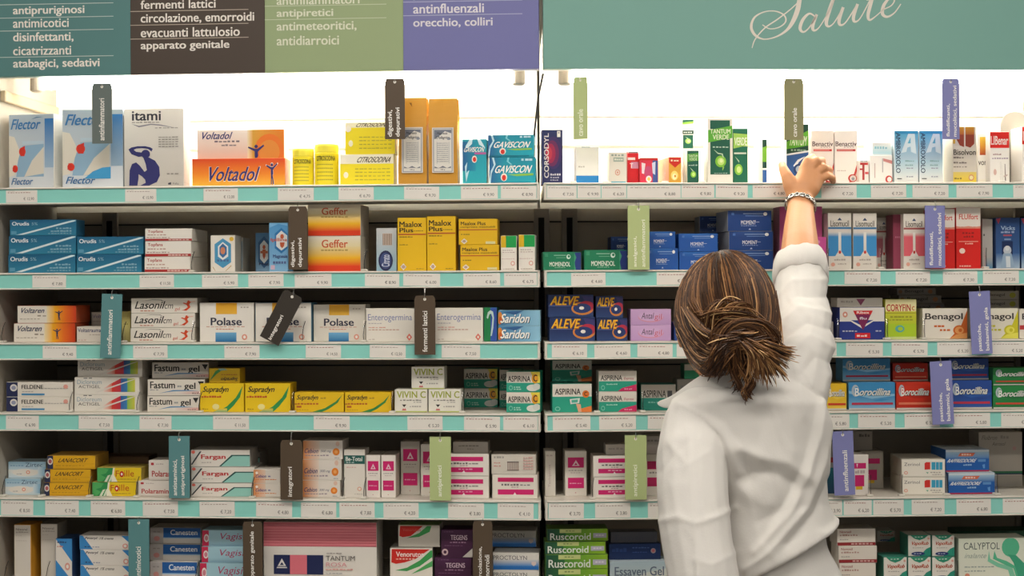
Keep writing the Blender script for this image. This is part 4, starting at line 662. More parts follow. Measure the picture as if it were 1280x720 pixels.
bng = lambda c1, c2: [T('Benagol', .05, .15, .9, .42, '#3c3834', 'b'), P([(1,.05), (1,1), (.6,1), (.85,.6)], c1), C(.82,.72,.14,.17,c1), C(.82,.72,.1,.12,c2), C(.84,.72,.04,.06,c1), K(.25,.55,.5,.61,c1,3), K(.38,.68,.62,.74,c1,3), P([(.6,1), (.75,.86), (1,.8), (1,1)], c2)]
B(2, 1153, 1209.5, [385.5], bng('#c9652c', '#dc9a5a'), '#ddd6c8', 'white lozenge carton with an orange fruit, third shelf', 'white fruit lozenge cartons', d=.06)
B(2, 1217, 1273, [385.5], bng('#c9c02a', '#e2dc5a'), '#e0dac8', 'white lozenge carton with a lemon, right of the purple tag', 'white fruit lozenge cartons', d=.06)
B(2, 1274, 1325, [386], [T('Benagol', .06,.15,.9,.42,'#3c3834','b'), R(0,.55,1,.7,'#b83a3c')], '#ddd6c8', 'white lozenge carton cut by the right edge, third shelf', 'white fruit lozenge cartons', d=.06)
B(2, 1234, 1274, [364, 374.5, 385.5], [T('Benagol', .05,.25,.55,.7,'#6a645c','b'), C(.8,.5,.1,.32,'#b4b43c')], '#b9b2a4', '{p} grey carton with yellow dot behind the lemon carton', 'yellow dot lozenge cartons', v=.1, d=.06, xs=[(1234, 1274), (1234, 1274), (1234, 1274)])

# ---- fourth shelf
fel = [R(0,0,.17,1,'#262c50'), C(.11,.38,.055,.25,'#d9d4cc'), C(.11,.38,.035,.14,'#8f93ac'), T('FELDENE', .23, .18, .56, .46, '#2f2b29', 'B'), K(.58,.4,.95,.46,'#a8a49e',8), R(.23,.78,.58,.9,'#3a86b4'), C(.9,.3,.035,.15,'#dc9a8c'), K(.24,.62,.42,.68,'#b0a8a0',4)]
B(3, 7.5, 91, [478, 496], fel, '#ddd6ca', '{p} white carton with dark blue rounded end, fourth shelf', 'white cartons with dark blue end', d=.06)
dic = [K(.14,.02,.3,.07,'#555',2), T('Dicloreum', .04, .14, .42, .4, '#8aa0ac', ''), T('ACTIGEL', .06, .46, .4, .64, '#4d4a48', ''), G(.45,.06,.6,.86,'#e4d0c4','#cf5a3c','h'), G(.58,.06,.74,.86,'#cf3a2c','#b0344c','h'), G(.72,.06,.84,.86,'#3a5a9c','#3a86b4','h'), G(.82,.06,.94,.86,'#7fae4c','#c9c44a','h'), P([(.45,.06), (.72,.06), (.55,.4), (.45,.66)], '#ddd6cb'), P([(.3,.9), (.6,.5), (.95,.06), (.98,.06), (.62,.56), (.36,.9)], '#d6d0c6')]
B(3, 93, 176, [451, 472.2, 493], dic, '#ddd7cc', '{p} white carton with rainbow stripes, fourth shelf', 'white rainbow cartons', xs=[(96, 178.5), (92.5, 174.5), (92.5, 174)], d=.07, vs=[.035, .02, .02])
fas = [T('Fastum', .04, .12, .48, .56, '#2b2826', 'B'), K(.52,.34,.6,.48,'#999',2), T('gel', .64, .2, .84, .72, '#2b2826', 'b'), P([(.88,.12), (.99,.12), (.94,.46)], '#2b2826'), P([(.2,.86), (.45,.66), (.7,.66), (.9,.72), (.7,.72), (.45,.74)], '#5a8ab4'), G(.5,.74,1,.92,'#ddd6cb','#d9a49c','h'), K(.04,.62,.2,.68,'#999',3), K(.78,.82,.95,.9,'#a08880',4)]
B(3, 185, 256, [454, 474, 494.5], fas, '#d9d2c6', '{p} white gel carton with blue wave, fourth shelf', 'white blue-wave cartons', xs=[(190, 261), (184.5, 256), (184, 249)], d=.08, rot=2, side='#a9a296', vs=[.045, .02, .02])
sup = [R(0,0,1,1,'#e3c01c'), P([(.4,1), (.62,.8), (.82,.5), (.98,.08), (.92,.48), (.76,.8), (.62,1)], '#2f8a4a'), P([(.3,1), (.5,.9), (.4,1)], '#8fb894'), G(.38,.88,.62,1,'#e3c01c','#7fae84'), T('Supradyn', .04, .1, .68, .36, '#2c2a28', 'bi'), K(.03,.43,.5,.5,'#c05a2a',8), C(.36,.82,.08,.1,'#e4d890'), K(.05,.88,.2,.92,'#a88a1a',3)]
z = B(3, 249.7, 305, [479], sup, '#e0bc1c', 'left yellow carton with green swoosh and dark lettering, fourth shelf', 'yellow green-swoosh cartons', d=.06)
B(3, 261, 300, [460.2], [P([(0,.9), (.2,.2), (.36,.0), (.5,0), (.24,.4)], '#3f8f4c'), P([(.3,0), (.5,0), (.6,.1), (.36,.16)], '#7fa9a4'), K(.4,.4,.95,.46,'#b06a2a',7), T('Supradyn', .36,.58,.96,.9,'#3c3a38','bix')], '#d0ad22', 'small upside-down yellow carton on top of another, fourth shelf', 'yellow green-swoosh cartons', v=.03, d=.045, base=z, top='#b89a3a')
B(3, 306, 363, [479], sup, '#e0bc1c', 'second yellow carton with green swoosh, beside its equal, fourth shelf', 'yellow green-swoosh cartons', d=.06)
sup2 = [R(0,0,1,1,'#dfb71e'), P([(.36,1), (.62,.8), (.84,.46), (.97,.12), (.88,.52), (.7,.84), (.56,1)], '#2f7f42'), T('Supradyn', .03, .12, .5, .44, '#302d28', 'bi'), K(.53,.24,.66,.32,'#b08a2a',2), K(.0,.54,.5,.62,'#b8602a',8), R(.04,.68,.14,.78,'#b8602a'), K(.04,.86,.3,.9,'#a88a1a',5)]
B(3, 367.7, 430, [490.3], sup2, '#dcb41e', 'low yellow carton with green swoosh, left of the low pair', 'yellow green-swoosh cartons', d=.05)
B(3, 430.8, 489, [490.3], sup2, '#dcb41e', 'low yellow carton with green swoosh, right of the low pair', 'yellow green-swoosh cartons', d=.05)
viv = [T('VIVIN C', .06, .07, .96, .37, '#9aa23c', 'B'), K(.16,.44,.84,.5,'#8a8680',7), K(.58,.54,.84,.58,'#a8a49c',3), P([(.22,.66), (.36,.66), (.29,.78)], '#2b2826'), P([(.22,.92), (.26,.82), (.29,.88), (.32,.82), (.36,.92)], '#c4605c'), K(.46,.72,.82,.78,'#a8a49c',5), R(0,.95,1,1,'#b4bc64')]
z = B(3, 493, 534.3, [486.6], viv, '#dedace', 'white carton with olive lettering, lower left of the pyramid of three', 'white cartons with olive lettering', d=.05)
B(3, 535.2, 576.5, [486.6], viv, '#dedace', 'white carton with olive lettering, lower right of the pyramid', 'white cartons with olive lettering', d=.05)
B(3, 514, 555.5, [458.3], viv, '#dedace', 'white carton with olive lettering crowning the pyramid', 'white cartons with olive lettering', d=.05, v=.022, base=z)
asc = [R(0,0,1,.55,'#dcd4c8'), R(.0,.52,1,.56,'#c9d0c4'), R(0,.55,1,1,'#2a9a80'), P([(.72,.0), (1,0), (1,.55), (.84,.55)], '#e2cf4a'), C(.85,.34,.1,.24,'#dc9a2a'), T('C', .8, .14, .92, .48, '#2b2420', 'B'), T('ASPIRINA', .04, .2, .72, .5, '#2f2a28', 'b'), C(.78,.8,.18,.17,'#d4d6ce'), C(.9,.74,.12,.16,'#c9cdc6'), C(.13,.8,.06,.12,'#7fc4b0'), C(.13,.8,.04,.08,'#2a9a80'), K(.22,.72,.42,.8,'#9fd0c0',3), K(.22,.84,.45,.9,'#9fd0c0',3)]
B(3, 580, 622, [460.5, 485], asc, '#2a8a74', '{p} green and white carton set far back, left one, fourth shelf', 'green and white tablet cartons', v=.15, d=.06, xs=[(579.5, 622), (580, 622.5)])
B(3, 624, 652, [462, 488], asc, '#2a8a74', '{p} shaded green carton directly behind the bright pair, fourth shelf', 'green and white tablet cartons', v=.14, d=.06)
B(3, 632.5, 675.5, [463, 490], asc, '#2a9a80', '{p} bright green-white carton with yellow corner, fourth shelf', 'green and white tablet cartons', d=.06, rot=-2)
asp = [R(0,0,1,.45,'#dad3c8'), R(0,.45,1,1,'#2a9a80'), P([(.68,1), (.72,.88), (1,.78), (1,1)], '#dc7a3a'), P([(.66,1), (.6,.7), (.72,.72), (.74,1)], '#d9a484'), T('ASPIRINA', .06, .16, .72, .38, '#332e2b', 'b'), C(.85,.36,.09,.13,'#d9742a'), T('C', .81,.28,.89,.43,'#3a2014','B'), P([(.44,.54), (.7,.5), (.68,.68), (.46,.72)], '#d4dad4'), P([(.48,.57), (.65,.55), (.64,.65), (.49,.67)], '#4fae98'), C(.13,.88,.07,.08,'#7fc4b0'), C(.13,.88,.045,.05,'#2a9a80')]
B(3, 690, 740, [450.3, 479.7], asp, '#2a8a74', '{p} green carton with orange corner at the right bay start', 'green and white tablet cartons', d=.06, vs=[.09, .02])
ase = [R(0,0,1,.5,'#dad3c8'), R(0,.5,1,1,'#2a9a80'), P([(.5,1), (.62,.84), (1,.66), (1,1)], '#c92f62'), T('ASPIRINA', .05, .2, .62, .46, '#332e2b', 'b'), T('Express', .66,.3,.94,.46,'#b0505c','i'), C(.11,.82,.05,.12,'#7fc4b0'), C(.11,.82,.035,.08,'#2a9a80'), K(.2,.62,.5,.68,'#9fd0c0',6), K(.68,.86,.9,.92,'#e29ab4',4)]
B(3, 748, 796, [464.3, 489.4], ase, '#d2cbc0', '{p} green and white carton with crimson corner, fourth shelf', 'green and white tablet cartons', d=.06, side='#cfc8bd', rot=-1)
B(3, 801, 845, [480.5], [R(0,0,1,.52,'#b4aea4'), R(0,.52,1,1,'#237a6a'), T('ASPIRINA', .04,.22,.72,.5,'#332e2b','b'), R(.76,.24,.9,.5,'#4a4a4c'), K(.2,.66,.6,.72,'#6fa99c',5)], '#2a7a6a', 'green and white carton dulled by painted shade, dark square, left of the collar', 'green and white tablet cartons', v=.05, d=.06)  # shelf shade is in the print colours: white greyed, green deepened
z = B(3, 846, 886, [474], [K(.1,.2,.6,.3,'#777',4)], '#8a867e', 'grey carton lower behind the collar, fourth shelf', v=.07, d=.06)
B(3, 855, 890, [455], [R(0,0,1,.42,'#b9b3a8'), R(0,.42,1,.55,'#d0ccc0'), R(0,.42,1,1,'#2a8a62'), T('ASP', .4,.1,.95,.4,'#3a3532','b')], '#2a7a5c', 'green-topped grey carton just above the white collar', 'green and white tablet cartons', v=.075, d=.05, base=z)
bor = lambda c, c2, c3: [R(0,0,1,1,c), G(0,.5,1,1,c,c2), P([(.0,.3), (.5,.5), (1,.42), (1,.5), (.5,.6), (0,.4)], c2), C(.14,.3,.08,.22,'#a9b4bc'), C(.16,.3,.05,.14,c), T('B', .13,.2,.22,.5,'#e4e4de','B'), T('orocillina', .22,.24,.95,.5,'#3a4a54','Bi'), T('orocillina', .21,.22,.94,.48,'#dcdcd4','Bi'), R(.06,.74,.94,.82,c3), C(.94,.78,.02,.045,c3), P([(.5,.68), (.7,.6), (.92,.62), (.7,.68)], c), R(0,.94,1,1,'#c9c4bb')]
B(3, 1033, 1058.5, [479.3], bor('#dcb226', '#e2c24a', '#c43a24'), '#dcb226', 'yellow lozenge carton touching the white coat, fourth shelf', 'lozenge cartons with red bar', d=.055)
B(3, 1059, 1118, [448.2, 477.8], bor('#3a86b8', '#86b4d0', '#b03048'), '#5a94ba', '{p} light blue lozenge carton with red bar, fourth shelf', 'lozenge cartons with red bar', xs=[(1053, 1113), (1060.5, 1119)], d=.055, vs=[.05, .02])
B(3, 1118, 1164, [454, 477.8], bor('#c4331e', '#b02a1a', '#d87a5c'), '#b83020', '{p} red lozenge carton left of the purple tag', 'lozenge cartons with red bar', xs=[(1115.5, 1160), (1120, 1166)], d=.055, vs=[.06, .02])
B(3, 1187, 1240, [448.2, 475.6], bor('#27488e', '#2f5aa4', '#b03448'), '#27488e', '{p} dark blue lozenge carton right of the purple tag', 'lozenge cartons with red bar', xs=[(1186, 1236), (1187, 1240)], d=.055, vs=[.04, .02])
B(3, 1241, 1292, [459.8, 481.7], bor('#2a7f42', '#256e3a', '#b84a34'), '#2a7a40', '{p} green lozenge carton at the right edge, fourth shelf', 'lozenge cartons with red bar', d=.055)

# ---- fifth shelf
zir = [G(0,0,1,.5,'#8fb4c9','#b9cdd6'), G(0,.5,1,1,'#d9d6ce','#c2d2d8'), C(.45,.68,.35,.24,'#ddd6cb'), T('Zirtec', .46,.06,.92,.32,'#4c5a72',''), K(.05,.2,.42,.28,'#7fa0b8',5), C(.53,.66,.055,.12,'#dc9a84'), C(.53,.66,.025,.05,W0), K(.22,.74,.38,.8,'#aaa',2), G(.8,.3,1,.9,'#c9d6da','#7fb0cc','h')]
B(4, 8, 54, [576.8, 598.2], zir, '#b4c8d0', '{p} pale blue carton at the far left, fifth shelf', 'pale blue cartons', xs=[(10, 57.5), (6, 51)], d=.06, vs=[.045, .03])
lan = [R(0,0,.12,1,'#2a2f4c'), C(.06,.42,.055,.26,'#d4cfc8'), C(.06,.42,.035,.16,'#a85a5c'), R(.13,0,1,1,'#d9a51c'), T('LANACORT', .22, .18, .86, .5, '#3a2a1c', 'bi'), K(.17,.72,.8,.78,'#b07f1a',9), R(.13,.6,1,.63,'#c4901a'), R(.13,.9,1,.93,'#c4901a')]
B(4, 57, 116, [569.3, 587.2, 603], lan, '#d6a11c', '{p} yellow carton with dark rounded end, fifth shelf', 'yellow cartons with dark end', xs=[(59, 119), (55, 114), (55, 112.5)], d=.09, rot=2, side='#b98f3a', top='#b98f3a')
foi = [R(0,0,.36,1,'#2f8a4c'), P([(.1,0), (.26,.1), (.2,.4), (.08,.5), (.2,.7), (.1,1), (0,1), (0,0)], '#4fa45c'), P([(.24,.55), (.3,.5), (.22,1), (.16,1)], '#cfd8c0'), P([(.32,.5), (.37,.48), (.3,1), (.25,1)], '#cfd8c0'), R(.36,0,1,1,'#e0c020'), P([(.36,0), (.4,0), (.38,.5), (.46,1), (.32,1)], '#e6e2cc'), T('F', .42,.2,.5,.62,'#b84a1c',''), C(.56,.45,.05,.22,'#c4281e'), C(.56,.45,.022,.1,'#e6e0d4'), T('ille', .62,.16,.84,.62,'#b84a1c',''), K(.45,.78,.9,.84,'#b89a2a',6)]
B(4, 118, 174, [584, 602.2], foi, '#dcbc20', '{p} green and yellow carton, fifth shelf left', 'green-yellow cartons', xs=[(121, 177), (115, 170.5)], d=.07, rot=1, side='#b8a24a')
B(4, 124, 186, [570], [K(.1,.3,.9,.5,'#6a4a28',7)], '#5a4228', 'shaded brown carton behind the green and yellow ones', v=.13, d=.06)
pola = [C(.12,.17,.04,.07,'#a8282a'), R(.07,.11,.17,.23,'#b8343a'), K(.24,.14,.5,.2,'#b8aaa4',4), T('Polaramin', .1,.52,.96,.82,'#b03a3a','B'), R(0,.93,1,1,'#cfc4b8')]
B(4, 175, 215, [575.3, 600.3], pola, '#dfd7cd', '{p} white carton with red lettering left of the teal tag', 'white red-lettered cartons', xs=[(185.5, 224), (172.5, 213)], d=.06)
far = [P([(0,.0), (.17,.0), (.09,.55), (0,.9)], '#c9c6c0'), P([(.15,.08), (.18,.08), (.02,.9), (0,.86)], '#3a3c3e'), T('Fargan', .17,.27,.59,.62,'#bc3a38','B'), P([(.5,.98), (.7,.34), (1,.34), (1,.98)], '#8fc4b8'), P([(.48,.98), (.69,.29), (1,.29), (1,.36), (.71,.36), (.51,.98)], '#2c5450'), K(.18,.72,.36,.78,'#b0a8a2',4), C(.04,.12,.03,.1,'#d96a5c')]
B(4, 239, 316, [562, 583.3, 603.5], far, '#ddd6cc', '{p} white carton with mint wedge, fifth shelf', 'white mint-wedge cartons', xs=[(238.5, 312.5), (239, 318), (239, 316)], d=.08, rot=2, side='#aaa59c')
ceb = lambda k: [G(0,0,.45,1,'#d88a4c','#e0c8b4','h'), C(.12,.24,.05,.1,'#efe6dc'), T('Cebion', .06,.36,.5,.6,'#4c4a86','bi'), K(.05,.7,.9,.76,'#d8864c',9), R(.55,.45,.64,.55,'#8a86a8')]
B(4, 316.5, 350.5, [585.5, 604], ceb(0), '#ddd5ca', '{p} small white-orange carton left of the brown tag', 'white-orange vitamin cartons', d=.06)
ceb2 = [G(0,0,.42,1,'#d88a4c','#e0cfc0','h'), T('Cebion', .02,.42,.4,.68,'#3a3c6c','bi'), T('500 mg', .44,.5,.72,.66,'#4a4a68','i'), K(.05,.76,.66,.83,'#9a8a94',8), C(.84,.6,.09,.2,'#dc7f2c'), C(.84,.6,.04,.09,'#e8a45c'), C(.88,.16,.05,.13,'#d9b8a4'), K(.8,.9,.94,.95,'#aaa',2)]
B(4, 378, 427, [550.5, 574, 600], ceb2, '#dcd4ca', '{p} white carton with orange disc right of the brown tag', 'white-orange vitamin cartons', xs=[(378.5, 428.5), (378, 427), (378, 425.5)], d=.07)
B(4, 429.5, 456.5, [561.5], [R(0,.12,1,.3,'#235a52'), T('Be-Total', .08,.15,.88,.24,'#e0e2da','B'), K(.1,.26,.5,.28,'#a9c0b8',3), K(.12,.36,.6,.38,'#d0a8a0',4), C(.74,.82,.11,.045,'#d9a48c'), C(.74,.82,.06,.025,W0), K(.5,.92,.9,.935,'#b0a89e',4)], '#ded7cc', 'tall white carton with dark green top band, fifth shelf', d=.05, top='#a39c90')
tac = [R(.12,.14,.88,.37,'#c9246a'), P([(.5,.2), (.68,.33), (.32,.33)], '#e4c4d0'), P([(.5,.26), (.58,.31), (.42,.31)], '#c9246a'), K(.15,.42,.85,.44,'#9a8f8c',5), K(.25,.475,.75,.49,'#b0a09c',4), R(.12,.595,.88,.83,'#c9246a'), K(.2,.71,.8,.73,'#e2a4bc',5), C(.48,.93,.03,.012,'#b88')]
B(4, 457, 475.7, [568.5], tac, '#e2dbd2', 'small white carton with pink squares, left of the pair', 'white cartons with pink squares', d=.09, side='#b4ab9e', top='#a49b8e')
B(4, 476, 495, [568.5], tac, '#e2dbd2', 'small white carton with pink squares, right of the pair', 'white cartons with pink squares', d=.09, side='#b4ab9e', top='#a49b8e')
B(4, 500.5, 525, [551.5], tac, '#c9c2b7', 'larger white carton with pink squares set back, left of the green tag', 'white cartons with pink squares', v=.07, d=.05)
B(4, 525.5, 549, [555], tac, '#d4cdc2', 'white carton with pink squares partly behind the green tag', 'white cartons with pink squares', v=.05, d=.05)
tah = [R(.0,.14,.86,.34,'#c9246a'), K(.05,.4,.5,.48,'#6f6a68',6), K(.5,.42,.75,.48,'#8a8684',3), K(.28,.52,.5,.56,'#b09a98',3), R(.0,.62,.86,.84,'#c9246a'), K(.25,.68,.6,.73,'#e2a4bc',4), P([(.38,.76), (.43,.88), (.33,.88)], '#efe6e4')]
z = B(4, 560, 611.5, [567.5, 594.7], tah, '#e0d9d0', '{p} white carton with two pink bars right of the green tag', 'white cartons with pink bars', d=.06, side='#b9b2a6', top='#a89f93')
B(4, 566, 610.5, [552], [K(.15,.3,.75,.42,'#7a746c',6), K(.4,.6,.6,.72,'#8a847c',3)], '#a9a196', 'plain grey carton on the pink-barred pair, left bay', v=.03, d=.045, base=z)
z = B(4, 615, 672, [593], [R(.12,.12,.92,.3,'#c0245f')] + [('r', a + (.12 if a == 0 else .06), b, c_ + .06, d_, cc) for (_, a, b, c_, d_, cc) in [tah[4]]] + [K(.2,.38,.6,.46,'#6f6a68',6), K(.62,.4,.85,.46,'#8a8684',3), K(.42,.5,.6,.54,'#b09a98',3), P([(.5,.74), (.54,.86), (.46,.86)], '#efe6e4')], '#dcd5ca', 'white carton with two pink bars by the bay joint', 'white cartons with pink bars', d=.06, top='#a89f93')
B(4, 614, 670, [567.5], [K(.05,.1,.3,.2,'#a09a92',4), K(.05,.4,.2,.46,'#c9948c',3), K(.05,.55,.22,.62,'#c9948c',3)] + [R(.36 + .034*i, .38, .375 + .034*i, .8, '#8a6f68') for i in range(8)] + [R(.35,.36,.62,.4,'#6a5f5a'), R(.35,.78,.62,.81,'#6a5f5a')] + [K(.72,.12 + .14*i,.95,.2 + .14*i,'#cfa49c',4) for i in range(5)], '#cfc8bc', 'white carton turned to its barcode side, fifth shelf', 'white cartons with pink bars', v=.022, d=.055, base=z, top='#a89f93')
B(4, 681, 694.5, [563.7], [T('Tachipirina', .3,.3,.6,.8,'#b09a94','u'), K(.1,.08,.8,.11,'#b8a8a0',2)], '#d2cbbf', 'thin white upright carton at the start of the right bay', v=.055, d=.06)
B(4, 706, 733.5, [563.7], tac, '#d8d1c6', 'white carton with pink squares standing alone, right bay', 'white cartons with pink squares', v=.055, d=.06)
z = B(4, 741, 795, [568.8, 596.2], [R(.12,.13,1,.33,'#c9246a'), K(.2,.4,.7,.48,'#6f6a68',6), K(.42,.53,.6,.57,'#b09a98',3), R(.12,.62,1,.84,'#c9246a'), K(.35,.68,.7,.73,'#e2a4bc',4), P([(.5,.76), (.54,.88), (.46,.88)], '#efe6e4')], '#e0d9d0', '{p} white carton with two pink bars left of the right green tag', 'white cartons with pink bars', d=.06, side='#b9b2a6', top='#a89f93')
B(4, 757, 790, [555.5], [K(.1,.3,.7,.5,'#a8a098',4)], '#c4bcb1', 'plain pale carton on the pink-barred pair, right bay', v=.035, d=.045, base=z)
z = B(4, 806, 832, [568], [R(.1,.16,.9,.36,'#b02458'), K(.2,.42,.8,.46,'#7a746f',4), R(.1,.56,.9,.78,'#b02458')], '#cfc8bd', 'white carton with pink squares beside the coat elbow', 'white cartons with pink squares', v=.05, d=.06)
B(4, 806, 832, [545], [K(.1,.2,.8,.3,'#8f8a86',4)], '#b8b0aa', 'grey carton stacked next to the coat elbow, fifth shelf', v=.055, d=.05, base=z)
B(4, 1024, 1044, [552], [G(0,0,1,.5,'#b4aca4','#8f8a84'), R(0,.3,1,.4,'#a83c3c'), G(0,.5,1,1,'#1f5a64','#23405c')], '#2a5a60', 'dark teal and grey carton left of the purple tag, fifth shelf', v=.05, d=.06)
tf = lambda s: [R(.05,.2,.85,.34,'#c9246a'), P([(.2,.22), (.3,.22), (.25,.32)], '#efe0e4'), K(.1,.38,.8,.46,'#b8a8a4',4), R(.1,.5,.72,.78,'#c9246a'), R(.16,.78,.6,.86,'#d9b02a')]
B(4, 1066, 1086, [568.3], tf(0), '#e2dbd2', 'white carton with pink squares and yellow base right of purple tag', 'white cartons with pink and yellow', d=.05, rot=4)
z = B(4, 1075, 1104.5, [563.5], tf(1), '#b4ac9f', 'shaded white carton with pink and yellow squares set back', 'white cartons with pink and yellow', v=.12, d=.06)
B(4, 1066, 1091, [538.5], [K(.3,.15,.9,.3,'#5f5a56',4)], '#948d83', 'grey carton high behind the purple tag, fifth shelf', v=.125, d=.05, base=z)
zer = [T('Zerinol', .06,.2,.42,.38,'#5f5a58',''), C(.1,.78,.045,.1,'#dca490'), C(.1,.78,.02,.045,W0), P([(.53,.22), (.57,.16), (.66,.16), (.66,.58), (.53,.6)], '#c9302a'), R(.69,.16,.78,.6,'#3a9abc'), R(.79,.16,.86,.6,'#3a9abc'), R(.87,.16,.94,.6,'#3a9abc'), P([(.56,.74), (.62,.74), (.6,.84)], '#6fa98c'), K(.66,.72,.92,.79,'#aaa49c',4), K(.7,.85,.95,.9,'#aaa49c',4)]
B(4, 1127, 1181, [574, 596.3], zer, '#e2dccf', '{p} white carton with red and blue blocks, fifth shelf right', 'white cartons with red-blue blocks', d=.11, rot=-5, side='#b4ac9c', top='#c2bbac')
raf = [R(0,0,1,.12,'#c4cdd2'), G(0,.1,1,.45,'#9fbcd0','#2a62a4'), R(0,.42,1,.94,'#2058a0'), R(0,.94,1,1,'#a83048'), P([(.33,.14), (.68,.14), (.62,.3), (.28,.3)], '#cf6a4c'), K(.36,.18,.6,.26,'#e8c4b0',4), T('RAFFREDDORE', .02,.42,.72,.58,'#e4e6e2','Bi'), R(.74,.44,.92,.56,'#5a8ac0'), K(.4,.66,.6,.73,'#8fb0d4',4), P([(.84,.7), (.9,.66), (.9,.86), (.86,.86)], '#5f92c8')]
B(4, 1183, 1241, [562, 591], raf, '#2a5c9c', '{p} blue cold remedy carton with red base edge, fifth shelf', 'blue cartons with red base edge', xs=[(1181.5, 1237), (1185, 1244)], d=.09, vs=[.035, .02], rot=1, top='#c4cdd2')
B(4, 1223, 1278, [540], [T('Fluibron', .06,.06,.44,.14,'#7a736a','i'), K(.5,.06,.7,.12,'#a09a90',3), T('Aerosol', .3,.18,.62,.25,'#7a736a','i'), C(.82,.3,.045,.04,'#c9a4a0'), R(0,.72,1,.76,'#3a7a54'), R(0,.76,1,.78,'#27405c'), R(0,.8,1,1,'#aaa498')], '#bdb6aa', 'large pale carton with green line at the right, fifth shelf', v=.13, d=.06)

# ---- bottom shelf
nia = [T('Nizoral', .1,.06,.8,.1,'#7a7066','b'), K(.1,.12,.9,.14,'#a89e92',5), K(.1,.19,.5,.2,'#b8aca0',3), K(.1,.28,.8,.29,'#b8aca0',5), R(0,.94,1,1,'#d9902a')]
B(5, 17, 39, [655.7], nia, '#d4ccc0', 'tall cream carton with orange side, far left bottom shelf', 'tall cream cartons', d=.055, side='#d0932e', rot=-3)
B(5, 50.5, 72, [654.3], nia, '#cdc5b9', 'tall cream carton second from left, bottom shelf', 'tall cream cartons', d=.055, v=.03, side='#8f887c')
pev = [P([(0,0), (.06,0), (.27,1), (0,1)], '#3a86c2'), P([(.84,0), (1,0), (1,.5)], '#3a86c2'), T('Pevaryl', .1,.1,.36,.3,'#3a3a40','bi'), T('1% crema', .4,.1,.7,.28,'#5a5650','bi'), C(.92,.74,.055,.18,'#d9988a'), C(.92,.74,.03,.1,W0), K(.1,.78,.22,.84,'#335',2), K(.26,.8,.42,.86,'#99a',3)]
B(5, 69, 90.5, [673], [P([(0,0), (1,0), (1,.55)], '#3a86c2'), P([(0,.5), (1,1), (1,1), (0,1)], '#3a86c2'), K(.1,.06,.7,.1,'#30507a',4), K(.1,.16,.5,.2,'#c98a7c',3), C(.72,.66,.16,.09,'#d9988a'), C(.72,.66,.08,.045,W0)], '#ddd6cc', 'upright white carton with blue diagonal halves, bottom shelf', 'white-blue diagonal cartons', d=.06, v=.02, side='#22406c')
B(5, 99, 163, [669, 687.5, 706.5], pev, '#ded7cd', '{p} white carton with blue diagonal left of the teal tag', 'white-blue diagonal cartons', xs=[(99, 162), (100, 163), (100, 163)], d=.06)
can = [R(0,0,.26,1,'#b4aca8'), R(.26,.0,1,.62,'#235a9c'), T('Canesten', .4,.12,.94,.46,'#d9dde0','B'), R(.26,.62,1,.68,'#8fb4d4'), C(.13,.7,.06,.16,'#c98a84'), K(.06,.2,.22,.3,'#99928e',2), R(.26,.68,1,1,'#d0cac2')]
B(5, 188, 250, [659, 680, 702], can, '#c9c3ba', '{p} white carton with blue lettered band right of the teal tag', 'white cartons with blue band', xs=[(187.5, 251), (187, 251), (187, 247)], d=.06, vs=[.07, .06, .04])
vag = [R(0,0,.14,1,'#c22a4c'), C(.09,.5,.055,.26,'#e4d8d4'), C(.09,.5,.035,.16,'#c9808c'), R(.14,0,1,1,'#9cc0cc'), G(.14,.7,1,1,'#9cc0cc','#86a8b8'), T('Vagisil', .34,.16,.98,.7,'#a8345c','i'), R(.2,.9,.95,.93,'#7f9cae')]
B(5, 251, 303, [662, 683, 703.5], vag, '#9cc0cc', '{p} pale blue carton with crimson rounded end, bottom shelf', 'pale blue crimson-ended cartons', xs=[(252, 312), (251.5, 311), (249.5, 309)], d=.06, vs=[.03, .025, .02])
B(5, 329, 471, [652], [R(0,0,1,.4,'#dc8088')] + [R(0,.02 + .045*i,1,.032 + .045*i,'#c9626e') for i in range(9)] + [T('A', .12,.62,.2,.73,'#1d2450',''), R(.09,.54,.235,.86,'#1f2750'), P([(.162,.6), (.21,.76), (.114,.76)], '#d9d4d0'), P([(.162,.66), (.18,.71), (.144,.71)], '#1f2750'), R(.12,.725,.205,.74,'#1f2750'), R(.235,.54,.385,.86,'#d8707c'), R(.385,.54,.53,.86,'#1f2750'), K(.56,.5,.7,.515,'#99908c',5), T('TANTUM', .555,.55,.81,.63,'#4f4a48',''), T('ROSA', .555,.66,.74,.73,'#d8949a',''), K(.55,.76,.8,.785,'#d8a49c',8), K(.55,.83,.7,.845,'#aaa',5), K(.55,.88,.72,.895,'#aaa',5)], '#dcd6cd', 'large white carton with pink striped top, bottom shelf', v=.025, d=.08)
ven = [P([(.04,.03), (.94,.03), (.6,.3), (.34,.4), (.14,.44), (.03,.4)], '#c9281f'), P([(.96,.06), (1,.06), (1,.24), (.7,.5), (.4,.64), (.12,.62), (.4,.54), (.7,.34)], '#3f9a52'), P([(1,.34), (1,.5), (.74,.62), (.5,.72), (.76,.52)], '#4fa45c'), T('Venoruton', .14,.1,.8,.24,'#f0dcd4','B'), K(.14,.28,.6,.32,'#e8a898',6)]
z = B(5, 487, 541, [684.5], ven, '#dfd8cc', 'lower white carton with red and green curves, bottom shelf', 'red-green curve cartons', d=.06, side='#8f8a80')
B(5, 497.5, 550, [656], [P([(.04,.03), (.6,.03), (.3,.5), (.1,.56), (.02,.5)], '#c9281f'), P([(.7,.03), (.8,.03), (.76,.3), (.5,.54), (.2,.6), (.5,.36)], '#3f9a52'), T('Venoruton', .1,.14,.54,.28,'#c9564a','b')], '#d6cfc2', 'upper white carton with red and green curves, bottom shelf', 'red-green curve cartons', d=.05, v=.03, base=z, top='#8fae6c')
